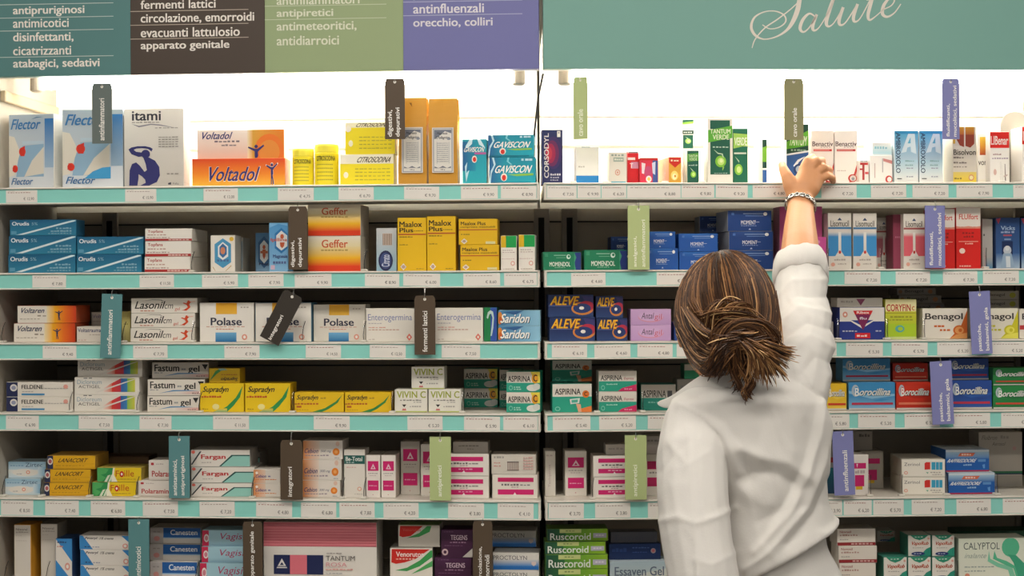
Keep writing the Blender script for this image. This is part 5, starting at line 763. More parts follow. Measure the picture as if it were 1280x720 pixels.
teg = [R(0,0,1,1,'#43203c'), G(0,0,1,.4,'#4c2648','#3c1c36'), T('TEGENS', .3,.18,.84,.36,'#c9b0bc','B'), K(.28,.42,.82,.47,'#8f6a84',6), K(.08,.05,.4,.08,'#6f4a68',4), K(.1,.55,.7,.58,'#6a4462',7), C(.12,.8,.1,.12,'#d0b4b4'), C(.12,.8,.05,.06,'#43203c'), P([(1,.66), (1,.98), (.68,.98)], '#cfc8c0')]
B(5, 546, 590, [662, 697], teg, '#43203c', '{p} dark purple carton with pale lettering, bottom shelf', 'dark purple cartons', xs=[(551, 591), (543, 589)], d=.06)
pro = [R(0,0,1,.4,'#d6d1c8'), G(0,.36,1,.8,'#d6d1c8','#2f7ac0'), R(0,.8,1,1,'#2a6ab0'), T('PROCTOLYN', .0,.14,.74,.4,'#55565c',''), P([(.84,.5), (.94,.5), (.94,.68), (.89,.78), (.84,.68)], '#d8c4bc')]
B(5, 616, 673, [663, 691, 712.5], pro, '#cfcac2', '{p} white and blue carton right of the last brown tag', 'white cartons with blue shade', xs=[(614, 670), (616, 674), (616, 674)], d=.06, vs=[.1, .03, .025])
rus = [G(0,0,.3,1,'#1f4a38','#2f6a3c','h'), G(.3,0,1,1,'#4f8f34','#8fb82c','h'), R(.2,.0,.56,.32,'#c4cc84'), K(.3,.1,.46,.2,'#8a9a5c',3), T('Ruscoroid', .04,.34,.72,.92,'#dfe4d8','b'), R(.76,.36,.98,.74,'#b4b0c0'), K(.8,.48,.95,.6,'#d8d4dc',3)]
B(5, 682, 759, [662, 677.5, 693.5, 711.5], rus, '#4a7a34', '{p} green carton of the four-high stack by the bay joint', 'green four-high cartons', xs=[(684, 760), (681, 757), (682, 760), (682, 760)], d=.06, rot=[-1, -1, 0, 0], vs=[.03, .024, .02, .02], top='#6a8a3c')
z = B(5, 762, 834, [702], [G(0,0,1,1,'#a9bcc6','#b9c4c0'), P([(.3,1), (.6,.5), (1,.3), (1,.7), (.7,1)], '#cdd0c8'), T('Essaven Gel', .08,.22,.95,.62,'#5f6a7c','b'), K(.7,.74,.95,.82,'#8a94a0',4)], '#b0bec4', 'pale blue-grey gel carton left of the white coat, bottom shelf', d=.06)
z = B(5, 761, 826, [680], [G(0,0,1,1,'#223a6c','#1b2c54'), C(.86,.45,.05,.17,'#a8989c'), C(.86,.45,.03,.1,'#c06a70'), K(.45,.2,.8,.28,'#4a649c',6), K(.45,.5,.75,.57,'#3a5088',6), K(.05,.25,.35,.5,'#2f4880',4)], '#1f3460', 'dark navy carton with a small red disc, bottom shelf', v=.04, d=.05, base=z)
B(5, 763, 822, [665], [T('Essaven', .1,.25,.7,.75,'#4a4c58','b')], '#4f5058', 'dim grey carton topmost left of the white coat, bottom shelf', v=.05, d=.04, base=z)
B(5, 1047, 1096, [662, 682.5, 704], [R(0,.8,1,.99,'#8f2a2c'), K(.36,.85,.95,.94,'#cfa49c',6), T('Novoxil', .06,.1,.36,.24,'#a05a54','b'), K(.06,.32,.55,.42,'#b08a80',7), K(.06,.6,.3,.66,'#aaa098',4)], '#d9d0c4', '{p} white carton with maroon base band right of the coat', 'white maroon-band cartons', xs=[(1046, 1095), (1048, 1096.5), (1049, 1095)], d=.06, top='#9a9286')
vap = [P([(.1,.0), (.9,.0), (.72,.16), (.5,.24), (.28,.16)], '#2f8a6c'), K(.3,.06,.7,.1,'#cfe0d4',3), T('VapoRub', .1,.3,.94,.52,'#b04a2c','Bi'), K(.2,.58,.7,.62,'#a8a49c',5), P([(.5,1), (.8,.66), (1,.56), (1,1)], '#2a8a74'), C(.44,.88,.3,.09,'#28366c'), K(.26,.86,.62,.9,'#aab4cc',3), C(.9,.16,.05,.05,'#d9a090')]
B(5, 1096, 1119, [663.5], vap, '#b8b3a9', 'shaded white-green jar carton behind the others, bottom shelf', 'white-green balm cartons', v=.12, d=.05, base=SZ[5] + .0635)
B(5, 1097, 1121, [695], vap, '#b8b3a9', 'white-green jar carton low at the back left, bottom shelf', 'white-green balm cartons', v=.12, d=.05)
for i, (a, b) in enumerate(((1104, 1134), (1134.5, 1164), (1164.5, 1193.7))):
    z = B(5, a, b, [696.2], vap, '#ddd7cd', ['left', 'centre', 'right'][i] + ' white-green balm carton in the lower row, bottom shelf', 'white-green balm cartons', d=.055, side='#3a7f6c')
    if i: B(5, a, b - .3, [668.8], vap, '#d6d0c6', ['', 'left', 'right'][i] + ' white-green balm carton in the upper row, bottom shelf', 'white-green balm cartons', d=.055, v=.026, base=z, side='#3a7f6c', top='#a9a498')
cal = [G(0,0,1,1,'#d6dbc8','#dcdccc'), T('CALYPTOL', .07,.1,.6,.27,'#3f4c4a',''), T('inalante', .08,.36,.42,.48,'#8a9a90','i'), C(.76,.22,.13,.24,'#57b48c'), P([(.72,.4), (.84,.42), (.96,.62), (.98,1), (.84,1), (.84,.8), (.8,.6)], '#3f9f7c'), P([(.44,.3), (.46,.5), (.6,.62), (.78,.7), (.84,1), (.76,1), (.72,.78), (.56,.7), (.42,.56)], '#7fc4a4'), P([(.52,.3), (.56,.48), (.7,.56), (.82,.68), (.88,1), (.85,1), (.8,.74), (.66,.64), (.5,.5)], '#57b48c'), K(.08,.68,.52,.71,'#9aa49c',9), K(.08,.78,.4,.81,'#9aa49c',7), C(.12,.9,.035,.05,'#d98a70')]
B(5, 1198, 1284, [673], cal, '#d3d8c6', 'large pale carton with mint-green curls, bottom right', v=.025, d=.06)
B(5, 1196, 1290, [664], [G(0,0,1,1,'#1f4f38','#235a40'), K(.2,.1,.7,.3,'#3f7a5c',6)], '#1f4f38', 'dark green carton behind the pale curled one, bottom right', v=.11, d=.06)

# ---- rows standing behind, of which the photo shows the edges
B(1, 874, 908, [270, 291, 314], mnt(0), '#1d3f7c', '{p} dark navy carton set far back left of the forearm stack', 'blue tablet cartons', v=.14, d=.06, side='#7f848e')
B(1, 763, 789, [296, 317], mnt(0), '#1d3060', '{p} dark navy carton far back behind the pale green tag', 'blue tablet cartons', v=.15, d=.06)
B(1, 274, 304, [297], [R(.8,.1,1,.9,'#9aa8ae')], '#b4afa4', 'pale grey carton behind the white hexagon one, second shelf', v=.1, d=.06)
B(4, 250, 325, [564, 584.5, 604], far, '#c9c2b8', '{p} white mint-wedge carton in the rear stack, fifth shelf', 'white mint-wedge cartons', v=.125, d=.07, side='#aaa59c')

# ---- clear shelf stops with a dark bent edge wire
ST = {0: [(716.5, 'right of the navy carton'), (757, 'left of the small cream carton'), (831, 'left of the small orange carton'), (877, 'left of the large green carton'), (1252, 'at the red-topped cartons')],
      1: [(240.5, 'right of the red-banded stack'), (456, 'right of the orange-yellow stack'), (1034, 'right of the pink carton'), (1100, 'at the shade-toned red carton'), (1231, 'right of the red cartons')],
      2: [(4, 'at the far left'), (155, 'right of the teal tag'), (241, 'at the gel cartons'), (379, 'right of the askew tag'), (455, 'left of the violet-lettered carton'), (1047, 'near the sleeve'), (1108, 'at the lime carton'), (1154, 'left of the orange-fruit carton')],
      3: [(88.5, 'at the dark-ended cartons'), (172.5, 'at the rainbow cartons'), (250, 'at the blue-wave cartons'), (366, 'between the yellow pairs'), (490.5, 'left of the pyramid'), (578, 'right of the pyramid'), (746, 'left of the crimson-corner cartons'), (803, 'left of the dark-square carton')],
      4: [(5, 'at the far left'), (52.5, 'left of the yellow dark-ended stack'), (112.5, 'right of the yellow dark-ended stack'), (171.5, 'left of the red-lettered cartons'), (315.5, 'right of the mint-wedge cartons'), (428.5, 'right of the orange-disc cartons'), (455.5, 'left of the small pink-square pair'), (740, 'left of the pink-barred stack'), (1086.5, 'right of the small pink-yellow carton'), (1126, 'left of the red-blue block cartons'), (1183, 'left of the blue cold cartons'), (1245, 'right of the blue cold cartons')],
      5: [(8, 'at the far left'), (60, 'at the second cream carton'), (246, 'left of the crimson-ended cartons'), (1195, 'left of the mint curl carton')]}
for r, lst in ST.items():
    for x, where in lst:
        bay = 'L' if x < 677 else 'R'
        u = hit(bay, x, SH_TOP[r] - 10, .01)[0]; t = empty('shelf_stop', wp(bay, u, 0, SZ[r] + .0002), ANG[bay])
        tag(t, 'clear shelf stop with dark wire %s, %s shelf' % (where, ORD[r]), 'shelf divider', 'clear shelf stops')
        mb = MB(); h = .043
        pr = [(.002, .0), (.017, 0), (.017, h), (.012, h), (.006, h*.7), (.002, h*.3)]
        for s in (-.0004, .0004): mb.face([(s, y, z_) for y, z_ in pr], None, 'clear')
        for i in range(6):
            (ya, za), (yb, zb_) = pr[i], pr[(i+1) % 6]; mb.face([(-.0004, ya, za), (.0004, ya, za), (.0004, yb, zb_), (-.0004, yb, zb_)], None, 'clear')
        obj('clear_plate', mb, t)
        if r:
            mb = MB(); mb.tube([(.004, .0115, h*.98), (.0015, .006, h*.72), (.0, .0012, h*.34), (.0005, .0012, .005)], .0007, None, 'wire', 6); obj('edge_wire', mb, t)
        mb = MB(); mb.box(-.006, .006, .0005, .016, 0, .004, None, 'clip', .001); obj('foot', mb, t)
# grey bay-joint cable and the round grey sign at the right
t = empty('power_cable', wp('L', 0, 0, 0)); tag(t, 'thin dark cable running down the joint between the bays', 'cable')
mb = MB(); pts = []
for k, r in enumerate(range(5)):
    for (x, y, Y) in (((679, 92, .02), (673, 120, .04), (668, 165, .08), (667, 205, .1), (670, 226, .05)) if r == 0 else ()): pts.append(at(x, y, Y) - P0)
mb.tube(pts, .0022, None, 'wire', 8); obj('cable', mb, t)
for r in range(1, 6):
    pass
t = empty('round_sign', wp('R', hit('R', 1285, 170, .02)[0], .09, SZ[0] + .0002), ANG['R']); tag(t, 'round-topped grey plastic sign at the right end of the top shelf', 'sign')
mb = MB(); n = 24; r0 = .03; h0 = hit('R', 1285, 140, .09)[1] - SZ[0] - r0
out = [(-r0, 0), (r0, 0)] + [(r0 * math.cos(math.pi*k/n), h0 + r0 * math.sin(math.pi*k/n)) for k in range(n + 1)]
mb.face([(x, 0, z_) for x, z_ in out], '#8a8378', 'tag'); mb.face([(x, .004, z_) for x, z_ in out][::-1], '#8a8378', 'tag')
for i in range(len(out)):
    (xa, za), (xb, zb_) = out[i], out[(i+1) % len(out)]; mb.face([(xa, 0, za), (xa, .004, za), (xb, .004, zb_), (xb, 0, zb_)], '#77706a', 'tag')
obj('plate', mb, t)
# ------------------------------------------------------------------ the woman in the white coat, back to us, reaching up
def remesh(mb, voxel, name, smooth=6, fac=.5):
    me = mb.mesh('tmp'); o = bpy.data.objects.new('tmp', me); COL.objects.link(o)
    r = o.modifiers.new('r', 'REMESH'); r.mode = 'VOXEL'; r.voxel_size = voxel
    s = o.modifiers.new('s', 'SMOOTH'); s.factor = fac; s.iterations = smooth
    dg = bpy.context.evaluated_depsgraph_get(); new = bpy.data.meshes.new_from_object(o.evaluated_get(dg)); new.name = name
    bpy.data.objects.remove(o); bpy.data.meshes.remove(me)
    return new
def ellipsoid(mb, c, r, nu=20, nv=14, m='carton'):
    rows = []
    for j in range(nv + 1):
        t = math.pi * min(max(j / nv, .02), .98); rows.append([(c[0] + r[0]*math.sin(t)*math.cos(2*math.pi*k/nu), c[1] + r[1]*math.sin(t)*math.sin(2*math.pi*k/nu), c[2] + r[2]*math.cos(t)) for k in range(nu)])
    mb.grid(rows, None, m)
def limb(mb, js, n=16, m='carton'):            # js: (column, row, depth, radius)
    P_ = [at(a, b, Y) for a, b, Y, r in js]; mb.tube(P_, [j[3] for j in js], None, m, n)
    for p, j in zip(P_, js): ellipsoid(mb, p, (j[3]*.99,)*3, 14, 10, m)
def trunk(mb, rings, grow=0.0, m='carton', n=48, ex=2.3):
    rows = []
    for py, cx, hw, hd, Y0, tilt in rings:
        c = at(cx, py, Y0); k = (Y0 + CAM_D) / F; row = []
        for q in range(n):
            a = 2*math.pi*q/n; ca, sa = math.cos(a), math.sin(a)
            x = math.copysign(abs(ca) ** (2/ex), ca); y = math.copysign(abs(sa) ** (2/ex), sa)
            row.append((c.x + x * (hw * k + grow), c.y + y * (hd + grow), c.z + x * tilt))
        rows.append(row)
    mb.grid(rows[::-1], None, m)
FOOT = at(945, 360, -.5)
person = empty('person', (FOOT.x, -.5, 0)); tag(person, 'woman in white coat seen from behind, hair in a bun, reaching to the top shelf', 'person')
def part(name, me, m=None, parent=person, smooth=True):
    o = bpy.data.objects.new(name, me); COL.objects.link(o); o.parent = parent
    q = parent; off = Vector((0, 0, 0))
    while q is not None: off += q.location; q = q.parent
    o.location = -off
    if m:
        me.materials.clear(); me.materials.append(M[m]); me.polygons.foreach_set('material_index', [0] * len(me.polygons))
    if smooth: me.polygons.foreach_set('use_smooth', [True] * len(me.polygons))
    return o
YB = -.48
TR = [(470, 938, 40, .055, YB, 0), (484, 936, 72, .075, YB, 0), (500, 934, 94, .09, YB, 0), (525, 934, 100, .094, YB, 0), (555, 940, 94, .096, YB, 0), (590, 957, 77, .096, YB, 0), (625, 960, 73, .094, YB, 0), (665, 961, 75, .096, YB, 0), (705, 963, 80, .098, YB, 0), (745, 964, 88, .118, YB, 0), (800, 964, 98, .125, YB, 0), (850, 964, 100, .125, YB, 0), (900, 964, 92, .115, YB, 0)]
# body: one continuous skin
mb = MB()
trunk(mb, TR, -.032)
HC = at(909, 398, -.46)
ellipsoid(mb, HC, (.074, .094, .112), 28, 20)
ellipsoid(mb, HC + Vector((0, .035, -.065)), (.054, .058, .058))                     # jaw
ellipsoid(mb, HC + Vector((0, .082, -.112)), (.02, .018, .016))                      # chin
ellipsoid(mb, HC + Vector((0, .098, -.028)), (.010, .016, .022)); ellipsoid(mb, HC + Vector((0, .108, -.038)), (.013, .012, .010))
for s in (-1, 1):
    ellipsoid(mb, HC + Vector((s*.077, .008, -.02)), (.008, .018, .03)); ellipsoid(mb, HC + Vector((s*.03, .082, .012)), (.022, .012, .008))
    ellipsoid(mb, HC + Vector((s*.038, .070, -.04)), (.022, .02, .02))
ellipsoid(mb, HC + Vector((0, .093, -.070)), (.022, .008, .006)); ellipsoid(mb, HC + Vector((0, .091, -.080)), (.020, .009, .007))
limb(mb, [(912, 430, -.46, .05), (920, 455, -.465, .05), (935, 490, YB, .058)])
limb(mb, [(985, 490, -.45, .052), (995, 455, -.43, .048), (1003, 425, -.38, .042), (1002, 390, -.30, .039), (1001, 355, -.225, .039)])
limb(mb, [(1001, 355, -.225, .039), (1000.5, 332, -.185, .0385), (1000, 308, -.14, .0355), (1000, 282, -.085, .0305), (1000.5, 262, -.045, .0262), (1000.5, 250, -.03, .0262)])
# raised hand: palm, four bent fingers, thumb off the side
h = MB()
for a, b, Y, r in ((1000, 249, -.03, .0245), (997, 240, -.026, .024), (1005, 240, -.026, .023)): ellipsoid(mb, at(a, b, Y), (r, r*.8, r))
limb(mb, [(1001, 248, -.03, .021), (1002, 232, -.022, .020), (1007, 214, -.012, .0135)])
limb(mb, [(1000, 246, -.03, .021), (1008, 232, -.022, .019), (1013, 215, -.012, .013)])
limb(mb, [(1003, 246, -.028, .020), (1013, 234, -.022, .017), (1019, 219, -.012, .0125)])
limb(mb, [(1004, 246, -.027, .018), (1016, 236, -.02, .0145), (1023, 226, -.012, .011)])
FI = [[(1005, 212, -.012, .0110), (1009, 201, -.010, .0088), (1015, 196.5, .004, .0084), (1019, 203, .026, .0072)],
      [(1012, 212, -.012, .0106), (1021, 201, -.012, .0086), (1027.5, 201, .002, .0082), (1029, 209, .026, .0070)],
      [(1018, 217, -.012, .0102), (1030, 209.5, -.012, .0084), (1036.5, 212, .001, .0080), (1037, 219, .024, .0068)],
      [(1022, 224, -.012, .0094), (1034.5, 220, -.012, .0078), (1040.5, 222.5, -.002, .0074), (1041.5, 227, .018, .0062)]]
for f in FI: limb(mb, f, 12)
limb(mb, [(996, 243, -.026, .019), (989, 232, -.024, .0165), (984, 221, -.020, .0125), (979.5, 212, -.010, .0098), (977.5, 206, .004, .0078)], 12)
# lowered arm and hand
limb(mb, [(868, 527, -.50, .040), (866, 600, -.56, .042), (874, 680, -.608, .041), (888, 765, -.645, .039)])
EL = at(888, 765, -.645); WR = EL + Vector((.03, .19, -.15)); ax = (WR - EL).normalized()
mb.tube([EL, EL + ax*.1, WR], [.040, .034, .026], None, 'carton', 16)
for p, r in ((EL, .04), (WR, .026)): ellipsoid(mb, p, (r,)*3)
side = ax.cross(Vector((0, 0, 1))).normalized(); up = side.cross(ax)
mb.tube([WR, WR + ax*.04, WR + ax*.085], [.026, .036, .036], None, 'carton', 14, .42, tuple(side))
for i, (o_, L) in enumerate(((-.028, .062), (-.0095, .072), (.0095, .067), (.028, .052))):
    b0 = WR + ax*.078 + side*o_; mb.tube([b0, b0 + ax*L*.45 - up*.006, b0 + ax*L*.8 - up*.02, b0 + ax*L*.92 - up*.03], [.0095, .009, .008, .0068], None, 'carton', 10)
b0 = WR + ax*.025 - side*.026; mb.tube([b0, b0 + ax*.03 - side*.022 - up*.004, b0 + ax*.058 - side*.028 - up*.012], [.012, .0105, .008], None, 'carton', 10)
# legs and feet
for s in (-1, 1):
    hx = FOOT.x + s * .085
    pts = [(hx, YB, .95), (hx + s*.005, YB, .72), (hx, YB + .01, .48), (hx, YB - .005, .33), (hx, YB - .01, .085)]
    mb.tube(pts, [.088, .075, .055, .052, .036], None, 'carton', 16); ellipsoid(mb, (hx, YB - .01, .07), (.036, .04, .05)); ellipsoid(mb, (hx, YB + .07, .035), (.04, .11, .03))
body = part('body', remesh(mb, .0024, 'body', 4, .5), 'skin')
for s in (-1, 1):
    mb = MB(); p = HC + Vector((s*.030, .083, -.004)); ellipsoid(mb, p, (.0135, .012, .0115), 16, 12, 'eye'); ellipsoid(mb, p + Vector((0, .0095, 0)), (.0055, .0035, .0055), 12, 8, 'iris')
    part('eye', mb.mesh('eye'))
# coat
COATF = [  # folds: pixel path, height, width
 ([(850, 506), (880, 520), (905, 545), (922, 590)], .005, 6), ([(872, 512), (905, 528), (930, 560), (938, 600)], -.003, 7),
 ([(925, 560), (950, 572), (985, 578), (1012, 600)], .005, 9), ([(938, 592), (962, 590), (992, 604)], -.006, 11), ([(930, 612), (955, 632), (985, 634), (1006, 618)], .0025, 9), ([(948, 652), (972, 640), (998, 612)], -.0035, 9),
 ([(1034, 470), (1024, 540), (1010, 590), (988, 640), (944, 690)], .006, 5), ([(1038, 520), (1028, 580), (1008, 635), (962, 690), (932, 712)], .006, 5), ([(1022, 500), (1010, 560), (990, 615), (950, 672)], -.003, 7), ([(1036, 600), (1020, 640), (985, 680)], -.004, 4),
 ([(985, 440), (998, 470), (1004, 520)], .003, 5), ([(962, 458), (985, 500), (992, 560)], .002, 7), ([(948, 475), (955, 520), (945, 560)], -.002, 8),
 ([(966, 380), (990, 352), (1030, 350)], .0035, 4), ([(966, 396), (995, 368), (1036, 370)], -.004, 4), ([(970, 408), (1000, 384), (1038, 392)], .004, 4), ([(976, 425), (1008, 402), (1040, 412)], -.004, 4), ([(984, 442), (1012, 420), (1042, 436)], .004, 5), ([(1000, 470), (1020, 445), (1042, 455)], -.003, 5),
 ([(860, 535), (864, 600), (869, 655), (872, 722)], 0.00180, 2.2), ([(822, 652), (848, 646), (869, 655), (900, 644), (920, 634)], 0.00300, 3.5), ([(838, 556), (860, 582), (884, 566)], 0.00210, 4), ([(826, 590), (846, 566), (866, 548)], -0.00180, 4), ([(868, 700), (890, 706), (922, 690)], 0.00180, 4)]
def folds(me, amp=1.0, seed=0):
    n = len(me.vertices); out = []
    segs = [(list(zip(p[:-1], p[1:])), h_, w_) for p, h_, w_ in COATF]
    for v in me.vertices:
        d = .0022 * noise.noise(v.co * 7 + Vector((seed, 0, 0))) + .0006 * noise.noise(v.co * 40) + .0022 * max(0, .45 - abs(noise.noise(Vector((v.co.x * 16 + v.co.z * 7, v.co.y * 8, v.co.z * 9 - v.co.x * 6)))) * 2.2)
        if v.normal.y < .25:
            x, y = proj(v.co); k = min(1, (.25 - v.normal.y) / .4)
            for sg, h_, w_ in segs:
                best = 1e9
                for (ax_, ay_), (bx_, by_) in sg:
                    dx, dy = bx_ - ax_, by_ - ay_; t = max(0, min(1, ((x - ax_)*dx + (y - ay_)*dy) / (dx*dx + dy*dy)))
                    q = (x - ax_ - t*dx) ** 2 + (y - ay_ - t*dy) ** 2
                    if q < best: best = q
                if best < 16 * w_ * w_: d += k * h_ * math.exp(-(math.sqrt(best) / (1.25 * w_)) ** 1.4)
        out.append(v.co + v.normal * d * amp)
    for v, c in zip(me.vertices, out): v.co = c
    me.update()
mb = MB()
UP = [r for r in TR if r[0] <= 640]
k2 = 1.35e-3
UP += [(660, 962, 79, .100, YB, .020), (688, 962, 85, .108, YB, .055), (693, 962, 84, .107, YB, .056)]
trunk(mb, UP)
limb(mb, [(985, 490, -.45, .066), (995, 455, -.43, .060), (1003, 425, -.38, .054), (1003, 390, -.30, .0495), (1001, 357, -.235, .0475), (1000, 338, -.205, .0475)])
limb(mb, [(870, 530, -.495, .055), (864, 570, -.54, .057), (865, 620, -.575, .0575), (870, 670, -.605, .057), (879, 720, -.63, .055), (888, 762, -.645, .052)])
me = remesh(mb, .0038, 'lab_coat', 4, .5); folds(me); coat = part('lab_coat', me, 'coat')
mb = MB()
SK = [(640, 958, 66, .085, YB, 0), (680, 964, 68, .09, YB, 0), (720, 970, 82, .098, YB, 0), (780, 972, 98, .13, YB, 0), (860, 972, 108, .14, YB, 0), (960, 970, 114, .145, YB, 0), (1120, 968, 120, .15, YB, 0)]
trunk(mb, SK, n=64)
me = remesh(mb, .008, 'coat_skirt', 4, .5)
for v in me.vertices:
    a = math.atan2(v.co.y - YB, v.co.x - FOOT.x); dn = max(0, min(1, (1.24 - v.co.z) / .6))
    v.co += v.normal * (.010 * dn * math.sin(a * 11 + 1.3 * math.sin(a * 3)) + .004 * noise.noise(v.co * 12))
part('coat_skirt', me, 'coat', coat)
# rolled cuff of the raised sleeve, and the lowered one
mb = MB()
ca, cb, cc = at(1001.3, 353, -.228), at(1000.5, 341, -.208), at(1000, 329, -.188)
prof = [(ca, .0470), (ca, .0510), (cb, .0525), (cc, .0505), (cc + (cc - cb) * .15, .0475), (cc, .0430), (cb, .0425)]
ax_ = (cc - ca).normalized(); rr_ = Vector((1, 0, 0)); bb_ = ax_.cross(rr_).normalized()
mb.grid([[p + rr_ * (r * math.cos(2*math.pi*q/40)) + bb_ * (r * math.sin(2*math.pi*q/40)) + ax_ * (.003 * math.sin(q*.6) + .002 * math.sin(q*1.7)) for q in range(40)] for p, r in prof], None, 'coat', True, False)
part('cuff', mb.mesh('cuff'), None, coat)
# collar: a folded band round the neck with its tip out at the left
mb = MB()
CP = [((1000, 462, -.40), .018), ((985, 452, -.44), .026), ((962, 456, -.50), .034), ((935, 462, -.535), .040), ((905, 468, -.53), .042), ((880, 480, -.50), .042), ((858, 494, -.455), .036), ((842, 503, -.42), .024), ((829, 502, -.40), .006)]
rows = []
for i, ((a, b, Y), hgt) in enumerate(CP):
    p = at(a, b, Y); out = (p - Vector((at(930, 470, YB).x, YB, p.z))); out.z = 0; out.normalize()
    rows.append([p + Vector((0, 0, hgt*.42)), p + out*.006 + Vector((0, 0, hgt*.44)), p + out*.013 + Vector((0, 0, -hgt*.1)), p + out*.019 + Vector((0, 0, -hgt*.56)), p + out*.014 + Vector((0, 0, -hgt*.57)), p + out*.008 + Vector((0, 0, -hgt*.1))])
mb.grid(rows, None, 'coat'); o = part('collar', mb.mesh('collar'), None, coat)
sb = o.modifiers.new('smooth', 'SUBSURF'); sb.levels = 2; sb.render_levels = 2
# trousers and shoes (below the picture)
mb = MB()
for s in (-1, 1):
    hx = FOOT.x + s * .085
    mb.tube([(hx - s*.01, YB, .98), (hx, YB, .72), (hx, YB + .005, .45), (hx, YB, .25), (hx, YB, .06)], [.105, .092, .078, .07, .068], None, 'trouser', 24)
ellipsoid(mb, (FOOT.x, YB, .95), (.17, .11, .1), 24, 14, 'trouser'); part('trousers', remesh(mb, .008, 'trousers', 4), 'trouser')
for s in (-1, 1):
    mb = MB(); hx = FOOT.x + s * .085; rows = []
    for y, w_, h_ in ((-.10, .018, .05), (-.085, .036, .075), (-.03, .042, .085), (.05, .046, .07), (.12, .047, .05), (.165, .036, .036), (.18, .014, .02)):
        rows.append([(hx + w_*math.cos(math.pi*q/8), YB + .02 + y, .002 + h_*abs(math.sin(math.pi*q/8))) for q in range(9)] + [(hx - w_*.9, YB + .02 + y, .0005), (hx + w_*.9, YB + .02 + y, .0005)])
    mb.grid(rows, None, 'shoe'); part('shoe', mb.mesh('shoe'))
# bracelet of bright links
bc, bd = at(1000.5, 257, -.037), (at(1000.5, 250, -.03) - at(1000, 275, -.07)).normalized()
e1 = Vector((1, 0, 0)); e1 = (e1 - bd * e1.dot(bd)).normalized(); e2 = bd.cross(e1)
mb = MB()
for q in range(16):
    a0 = 2*math.pi*q/16
    rows = []
    for j in range(9):
        b_ = 2*math.pi*(j % 8)/8
        a = a0 + .2 * math.cos(b_); cen = bc + (e1 * math.cos(a) + e2 * math.sin(a)) * .0295 + bd * (.0048 * math.sin(b_) - .004 * math.cos(a0))
        nrm = (e1 * math.cos(a) + e2 * math.sin(a)); tg = (bd * math.sin(b_) + (e2 * math.cos(a0) - e1 * math.sin(a0)) * math.cos(b_)).normalized()
        rows.append([cen + nrm * (.0016 * math.cos(2*math.pi*k/6)) + tg * (.0016 * math.sin(2*math.pi*k/6)) for k in range(6)])
    mb.grid(rows, None, 'steel', True, False)
rows = [[bc + (e1 * math.cos(2*math.pi*q/40) + e2 * math.sin(2*math.pi*q/40)) * r + bd * (z_ - .004 * math.cos(2*math.pi*q/40)) for q in range(40)] for r, z_ in ((.0282, -.003), (.0290, -.003), (.0290, .003), (.0282, .003))]
mb.grid(rows + [rows[0]], None, 'steel', True, False)
part('bracelet', mb.mesh('bracelet'))
# hair: dark under-shape, combed strands, messy bun with loose ends
HH = at(908, 395, -.475); HR = Vector((.083, .098, .106))
BUN = at(927, 436, -.575)
rng = random.Random(11)
mb = MB(); nu, nv = 48, 30
def hp_(t, a, k=1.0): return HH + Vector((HR.x * math.sin(t) * math.cos(a), HR.y * math.sin(t) * math.sin(a), HR.z * math.cos(t))) * k
for j in range(nv):
    for i in range(nu):
        t0, t1 = math.pi * j / nv, math.pi * (j + 1) / nv; a0, a1 = 2*math.pi*i/nu, 2*math.pi*(i + 1)/nu
        c = hp_((t0 + t1)/2, (a0 + a1)/2)
        if c.y > HH.y + .035 and c.z < HH.z + .062: continue
        mb.face([hp_(t1, a0, .97), hp_(t1, a1, .97), hp_(t0, a1, .97), hp_(t0, a0, .97)], '#2a1b11', 'hair')
hc = ['#2e1d12', '#3f291b', '#543723', '#6b482d', '#89603b', '#b4885a', '#cda572']
def strand(pts, r, c, n=4):
    pts = [Vector(p) for p in pts]; N = len(pts)
    mb.grid(tube_rows(pts, [r * (.55 if i == 0 else (.3 if i == N - 1 else 1)) for i in range(N)], n), c, 'hair')
CR = Vector((-.12, -.2, .97))
for i in range(2200):
    ph = rng.uniform(-2.45, 2.45); sp = rng.uniform(0, 1)
    dc = (CR + Vector((math.sin(ph) * .22 + rng.gauss(0, .03), rng.uniform(-.1, .55) if abs(ph) > 1.3 else rng.uniform(-.1, .2), 0))).normalized()
    db = (Vector((.16 + .2*math.sin(ph) + rng.gauss(0, .05), -.86, -.42 - .2 * abs(math.sin(ph)) * (1 if abs(ph) > 1 else .3) + rng.gauss(0, .06)))).normalized()
    dm = Vector((math.sin(ph) * 1.15, -math.cos(ph) * .85, .05 - .12 * abs(ph)))
    kk = 1.0 + rng.uniform(0, .045); pts = []
    for j in range(13):
        t = j / 12; d = dc * (1 - t) ** 2 + dm * (2 * t * (1 - t)) + db * t * t; d.normalize()
        q = Vector((d.x * HR.x, d.y * HR.y, d.z * HR.z)); pts.append(HH + q * (kk + .01 * math.sin(t * 7 + i)))
    gold = abs(ph) > 1.25
    c = rng.choices(hc, (4, 6, 5, 3, 1.6 + gold, 1.6 if gold else .25, .6 if gold else .0))[0]
    strand(pts, rng.uniform(.0006, .0013), c)
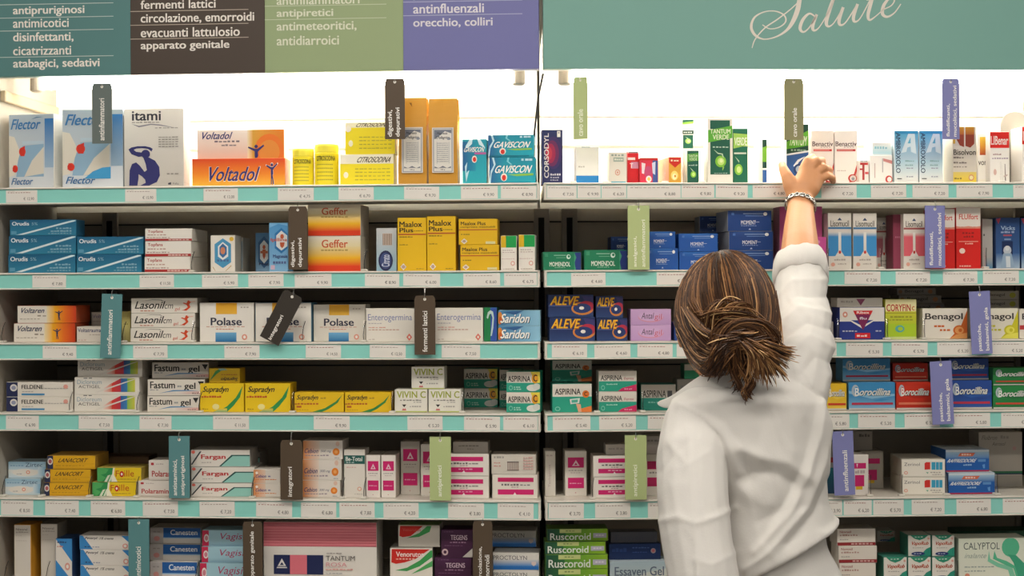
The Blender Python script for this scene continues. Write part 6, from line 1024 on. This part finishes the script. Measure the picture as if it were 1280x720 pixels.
def lock(n, path, jit, rad, cw, tip=1.0):
    """n hairs along a path of (column, row, depth); jit: spread at the start and at the end, in pixels"""
    for i in range(n):
        g0, g1, g2 = rng.gauss(0, 1), rng.gauss(0, 1), rng.gauss(0, 1); h0, h1 = rng.gauss(0, .5), rng.gauss(0, .5); pts = []
        N = len(path); cut = rng.uniform(.8, 1.0)
        cps = []
        for j, (x, y, Y) in enumerate(path):
            t = j / (N - 1); w_ = jit[0] * (1 - t) + jit[1] * t
            cps.append(at(x + (g0 * (1 - t) + g1 * t) * w_ + h0 * w_ * .4, y + (g0 * .6 * (1 - t) + g2 * t) * w_ + h1 * w_ * .4, Y + .004 * g2 * (1 - .5 * t)))
        for j in range(12):
            q = j / 11 * (N - 1) * cut; k = min(int(q), N - 2); f = q - k
            p0, p1, p2, p3 = cps[max(k-1, 0)], cps[k], cps[k+1], cps[min(k+2, N-1)]
            pts.append(.5 * (2*p1 + (p2-p0)*f + (2*p0-5*p1+4*p2-p3)*f*f + (3*p1-p0-3*p2+p3)*f**3))
        strand(pts, rng.uniform(*rad), rng.choices(hc, cw)[0])
gw = (.6, 1.5, 3, 4, 4.5, 3.4, 1.6); dw = (3, 5, 4, 3, 1.4, .5, .1); mw = (1, 3, 4, 4, 3, 1.4, .5)
mb2 = mb; ellipsoid(mb, BUN + Vector((0, .02, .004)), (.044, .03, .034), 20, 14, 'hair')
for k in range(len(mb.c) - 14*20 - 2, len(mb.c)): mb.c[k] = [lin('#2a1b11')] * len(mb.c[k])
R1 = (.0006, .0012)
lock(130, [(868, 392, -.545), (884, 418, -.575), (915, 432, -.605), (950, 428, -.60), (968, 440, -.58)], (8, 7), R1, mw)
lock(110, [(884, 402, -.565), (912, 396, -.60), (944, 402, -.605), (962, 424, -.59), (950, 446, -.58)], (7, 7), R1, mw)
lock(90, [(905, 444, -.595), (896, 424, -.60), (914, 406, -.612), (942, 410, -.61), (956, 432, -.598)], (5, 7), R1, mw)
lock(80, [(955, 405, -.57), (938, 420, -.605), (912, 428, -.61), (892, 440, -.59)], (7, 8), R1, dw)
lock(150, [(930, 424, -.60), (946, 436, -.612), (962, 450, -.605), (972, 464, -.59)], (7, 9), R1, gw)
lock(120, [(928, 426, -.60), (940, 440, -.615), (948, 456, -.61), (950, 472, -.598)], (6, 8), R1, gw)
lock(80, [(940, 420, -.595), (960, 430, -.60), (976, 438, -.59), (990, 441, -.575)], (5, 5), R1, gw)
lock(110, [(912, 426, -.60), (902, 442, -.605), (896, 456, -.595), (890, 464, -.58)], (7, 7), R1, dw)
lock(80, [(922, 428, -.60), (922, 446, -.60), (925, 462, -.59), (920, 474, -.58)], (7, 7), R1, dw)
lock(46, [(922, 448, -.59), (930, 466, -.59), (938, 480, -.588), (932, 492, -.585), (938, 499, -.58)], (5, 3), R1, mw)
lock(24, [(914, 446, -.59), (916, 466, -.588), (924, 482, -.58), (920, 488, -.575)], (4, 3), R1, dw)
lock(30, [(904, 420, -.57), (882, 404, -.565), (868, 386, -.555), (866, 376, -.545)], (6, 4), R1, gw)
lock(26, [(886, 412, -.575), (892, 388, -.585), (908, 378, -.585), (926, 386, -.59)], (5, 4), R1, gw)
lock(20, [(905, 402, -.59), (918, 384, -.595), (934, 382, -.59), (946, 394, -.585)], (4, 4), R1, gw)
lock(70, [(862, 420, -.50), (872, 444, -.53), (888, 456, -.56), (908, 448, -.585)], (6, 6), R1, mw)
lock(110, [(853, 408, -.46), (862, 438, -.485), (880, 460, -.53), (902, 456, -.57)], (5, 6), R1, mw)
lock(40, [(958, 400, -.54), (962, 424, -.555), (958, 446, -.57), (945, 455, -.585)], (6, 6), R1, mw)
for i in range(26):       # loose hair by the right cheek and over the coat
    x0 = 966 + rng.uniform(-4, 6); e = 972 + rng.uniform(-8, 14)
    strand([at(x0, 372 + rng.uniform(-14, 10), -.47), at(x0 + 5, 400, -.475), at(x0 + 3 + rng.uniform(0, 6), 425, -.50), at(e, 446 + rng.uniform(-14, 14), -.535)], .0009, rng.choices(hc, gw)[0])
part('hair', mb.mesh('hair'), None, person, False)
